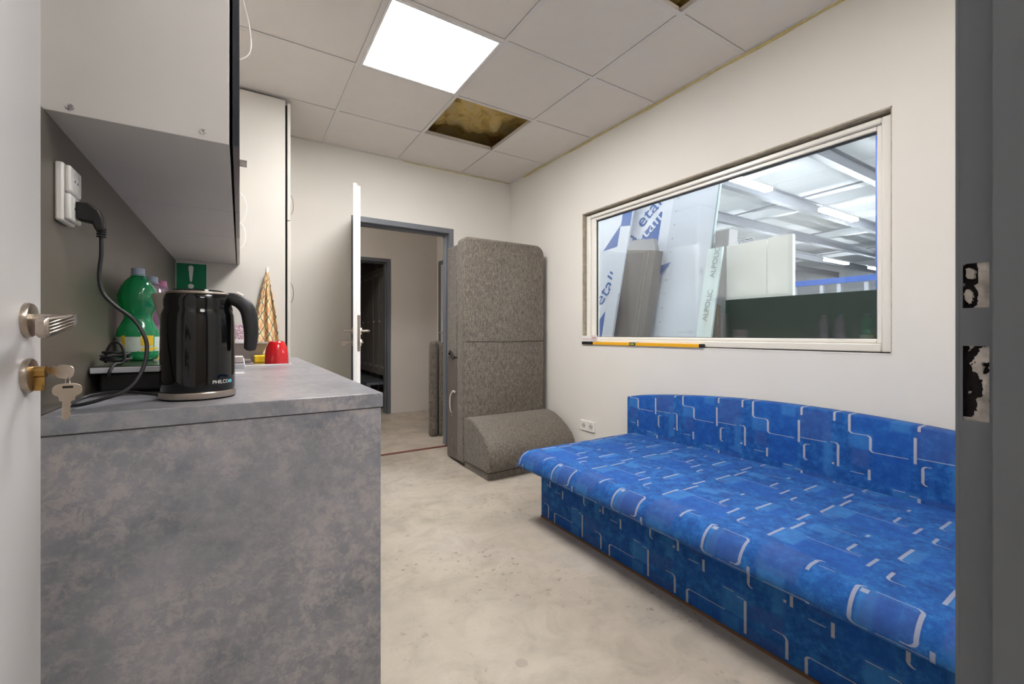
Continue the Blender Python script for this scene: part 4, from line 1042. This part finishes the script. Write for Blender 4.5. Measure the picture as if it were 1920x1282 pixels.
bp = thing('brown_profile', 'grey-brown metal box profile leaning in front of the white sheets', 'profile', (3.05, 2.86, 0))
lean_slab('face', 3.05, 2.68, 3.04, 1.86, .10, brown_m, bp, tz=1.80)
bm = bmesh.new(); q = [(lean_x(3.05, 1.80)+.001, 2.683, 1.80), (lean_x(3.05, 1.86)+.001, 3.037, 1.86), (lean_x(3.05, 1.86)+.05, 3.035, 1.96), (lean_x(3.05, 1.86)+.05, 2.76, 1.93)]
a_ = [bm.verts.new(v) for v in q]; b_ = [bm.verts.new((v[0]+.05, v[1], v[2])) for v in q]; bm.faces.new(a_); bm.faces.new(b_[::-1])
for i in range(4): bm.faces.new([a_[i], b_[i], b_[(i+1) % 4], a_[(i+1) % 4]])
obj('end_cap', bm, greyb_m, bp)
for y in (2.755, 2.80):
    lean_slab('fold', 3.045, y, y+.006, 1.8, .006, M('fold_light', (150, 144, 142), .4), bp)
tag(lean_slab('short_strip', 2.98, 2.99, 3.13, 1.42, .02, film_m, k=.2), 'short white strip leaning at the lower left of the window view', 'strip')
bw_ = thing('riveted_sheet', 'large plain white sheet with rivet row leaning in the hall', 'sheet', (3.2, 2.45, 0))
lean_slab('sheet', 3.2, 2.215, 2.69, 2.7, .02, panel_m, bw_)
for k in range(14):
    z = .62+k*.13; bm = bmesh.new()
    bmesh.ops.create_cone(bm, cap_ends=True, segments=10, radius1=.009, radius2=.006, depth=.004)
    bmesh.ops.transform(bm, matrix=Matrix.Translation((lean_x(3.2, z)-.002, 2.635, z)) @ Matrix.Rotation(PI/2, 4, 'Y'), verts=bm.verts)
    obj('rivet', bm, M('rivet', (168, 174, 188), .4) if k == 0 else bpy.data.materials['rivet'], bw_)
lean_slab('edge_fold', 3.19, 2.212, 2.222, 2.7, .02, ink_m, bw_)
al = thing('lettered_strip', 'pale strip with embossed lettering leaning right of riveted sheet', 'strip', (3.1, 2.1, 0))
lean_slab('strip', 3.1, 2.05, 2.18, 1.73, .02, panel2_m, al)
letters('lettering', 3.1, 'ALPOLIC', 2.10, 1.13, math.radians(86), .065, ink_m, al)
letters('lettering', 3.1, 'ALPOLIC', 2.085, 1.48, math.radians(86), .065, ink_m, al)
tag(lean_slab('grey_box_profile', 3.33, 2.085, 2.208, 1.90, .12, greyb_m, k=.1), 'grey box profile standing behind the lettered strip', 'profile')
tag(obj('wire_basket', B((3.22, 3.25, 2.05, 2.14, .6, 1.26), (3.2, 3.22, 2.05, 2.06, .6, 1.27)), M('basket_brown', (110, 96, 88), .7, var=.3, scale=60), bevel=.002), 'brown slatted crate side between lettered strip and green board', 'crate')
# timber rack they lean on
rk = thing('lean_rack', 'timber rack behind the leaning sheets in the hall', 'rack', (3.9, 3.1, 0))
for y in (2.66, 3.2, 3.8): obj('post', B((3.82, 3.90, y, y+.08, 0, 2.45)), wood_m, rk)
obj('rail', B((3.74, 3.82, 2.62, 3.95, 2.37, 2.45)), wood_m, rk)
# blue steel rack farther off
br = thing('blue_rack', 'blue steel railing rack standing behind the green board', 'rack', (9, 3, 0))
obj('rail', B((8.98, 9.04, -1, 4.25, 1.93, 2.03)), blue_st, br)
for y in (-.6, .6, 1.8, 2.75, 3.05, 3.45, 3.72, 4.18): obj('post', B((9.0, 9.05, y-.03, y+.03, 0, 1.93)), beam_m, br)
tag(obj('blue_post', B((5.98, 6.02, 1.922, 1.942, 0, 4.03)), blue_st), 'tall blue steel post at the right edge of the window', 'post')
for k, (x, y, h_, w) in enumerate(((10.5, 3.6, 1.5, .5), (11.5, 4.6, 1.7, .6), (10.8, 2.6, 1.62, .5), (12, 1.4, 1.6, .8))):
    t = thing('machine', ['grey machine behind left part of blue railing', 'larger grey machine farther behind the blue railing', 'grey machine behind the middle of blue railing', 'grey machine behind right part of blue railing'][k], 'machine', (x, y, 0), 'machines in the hall')
    obj('housing', B((x-.3, x+.3, y-w/2, y+w/2, 0, h_*.8)), greyb_m, t, bevel=.02)
    obj('head', prism([(y-w*.3, h_*.8), (y+w*.4, h_*.8), (y+w*.2, h_), (y-w*.3, h_*.93)], x-.2, x+.2, 'x'), hall_wh, t)
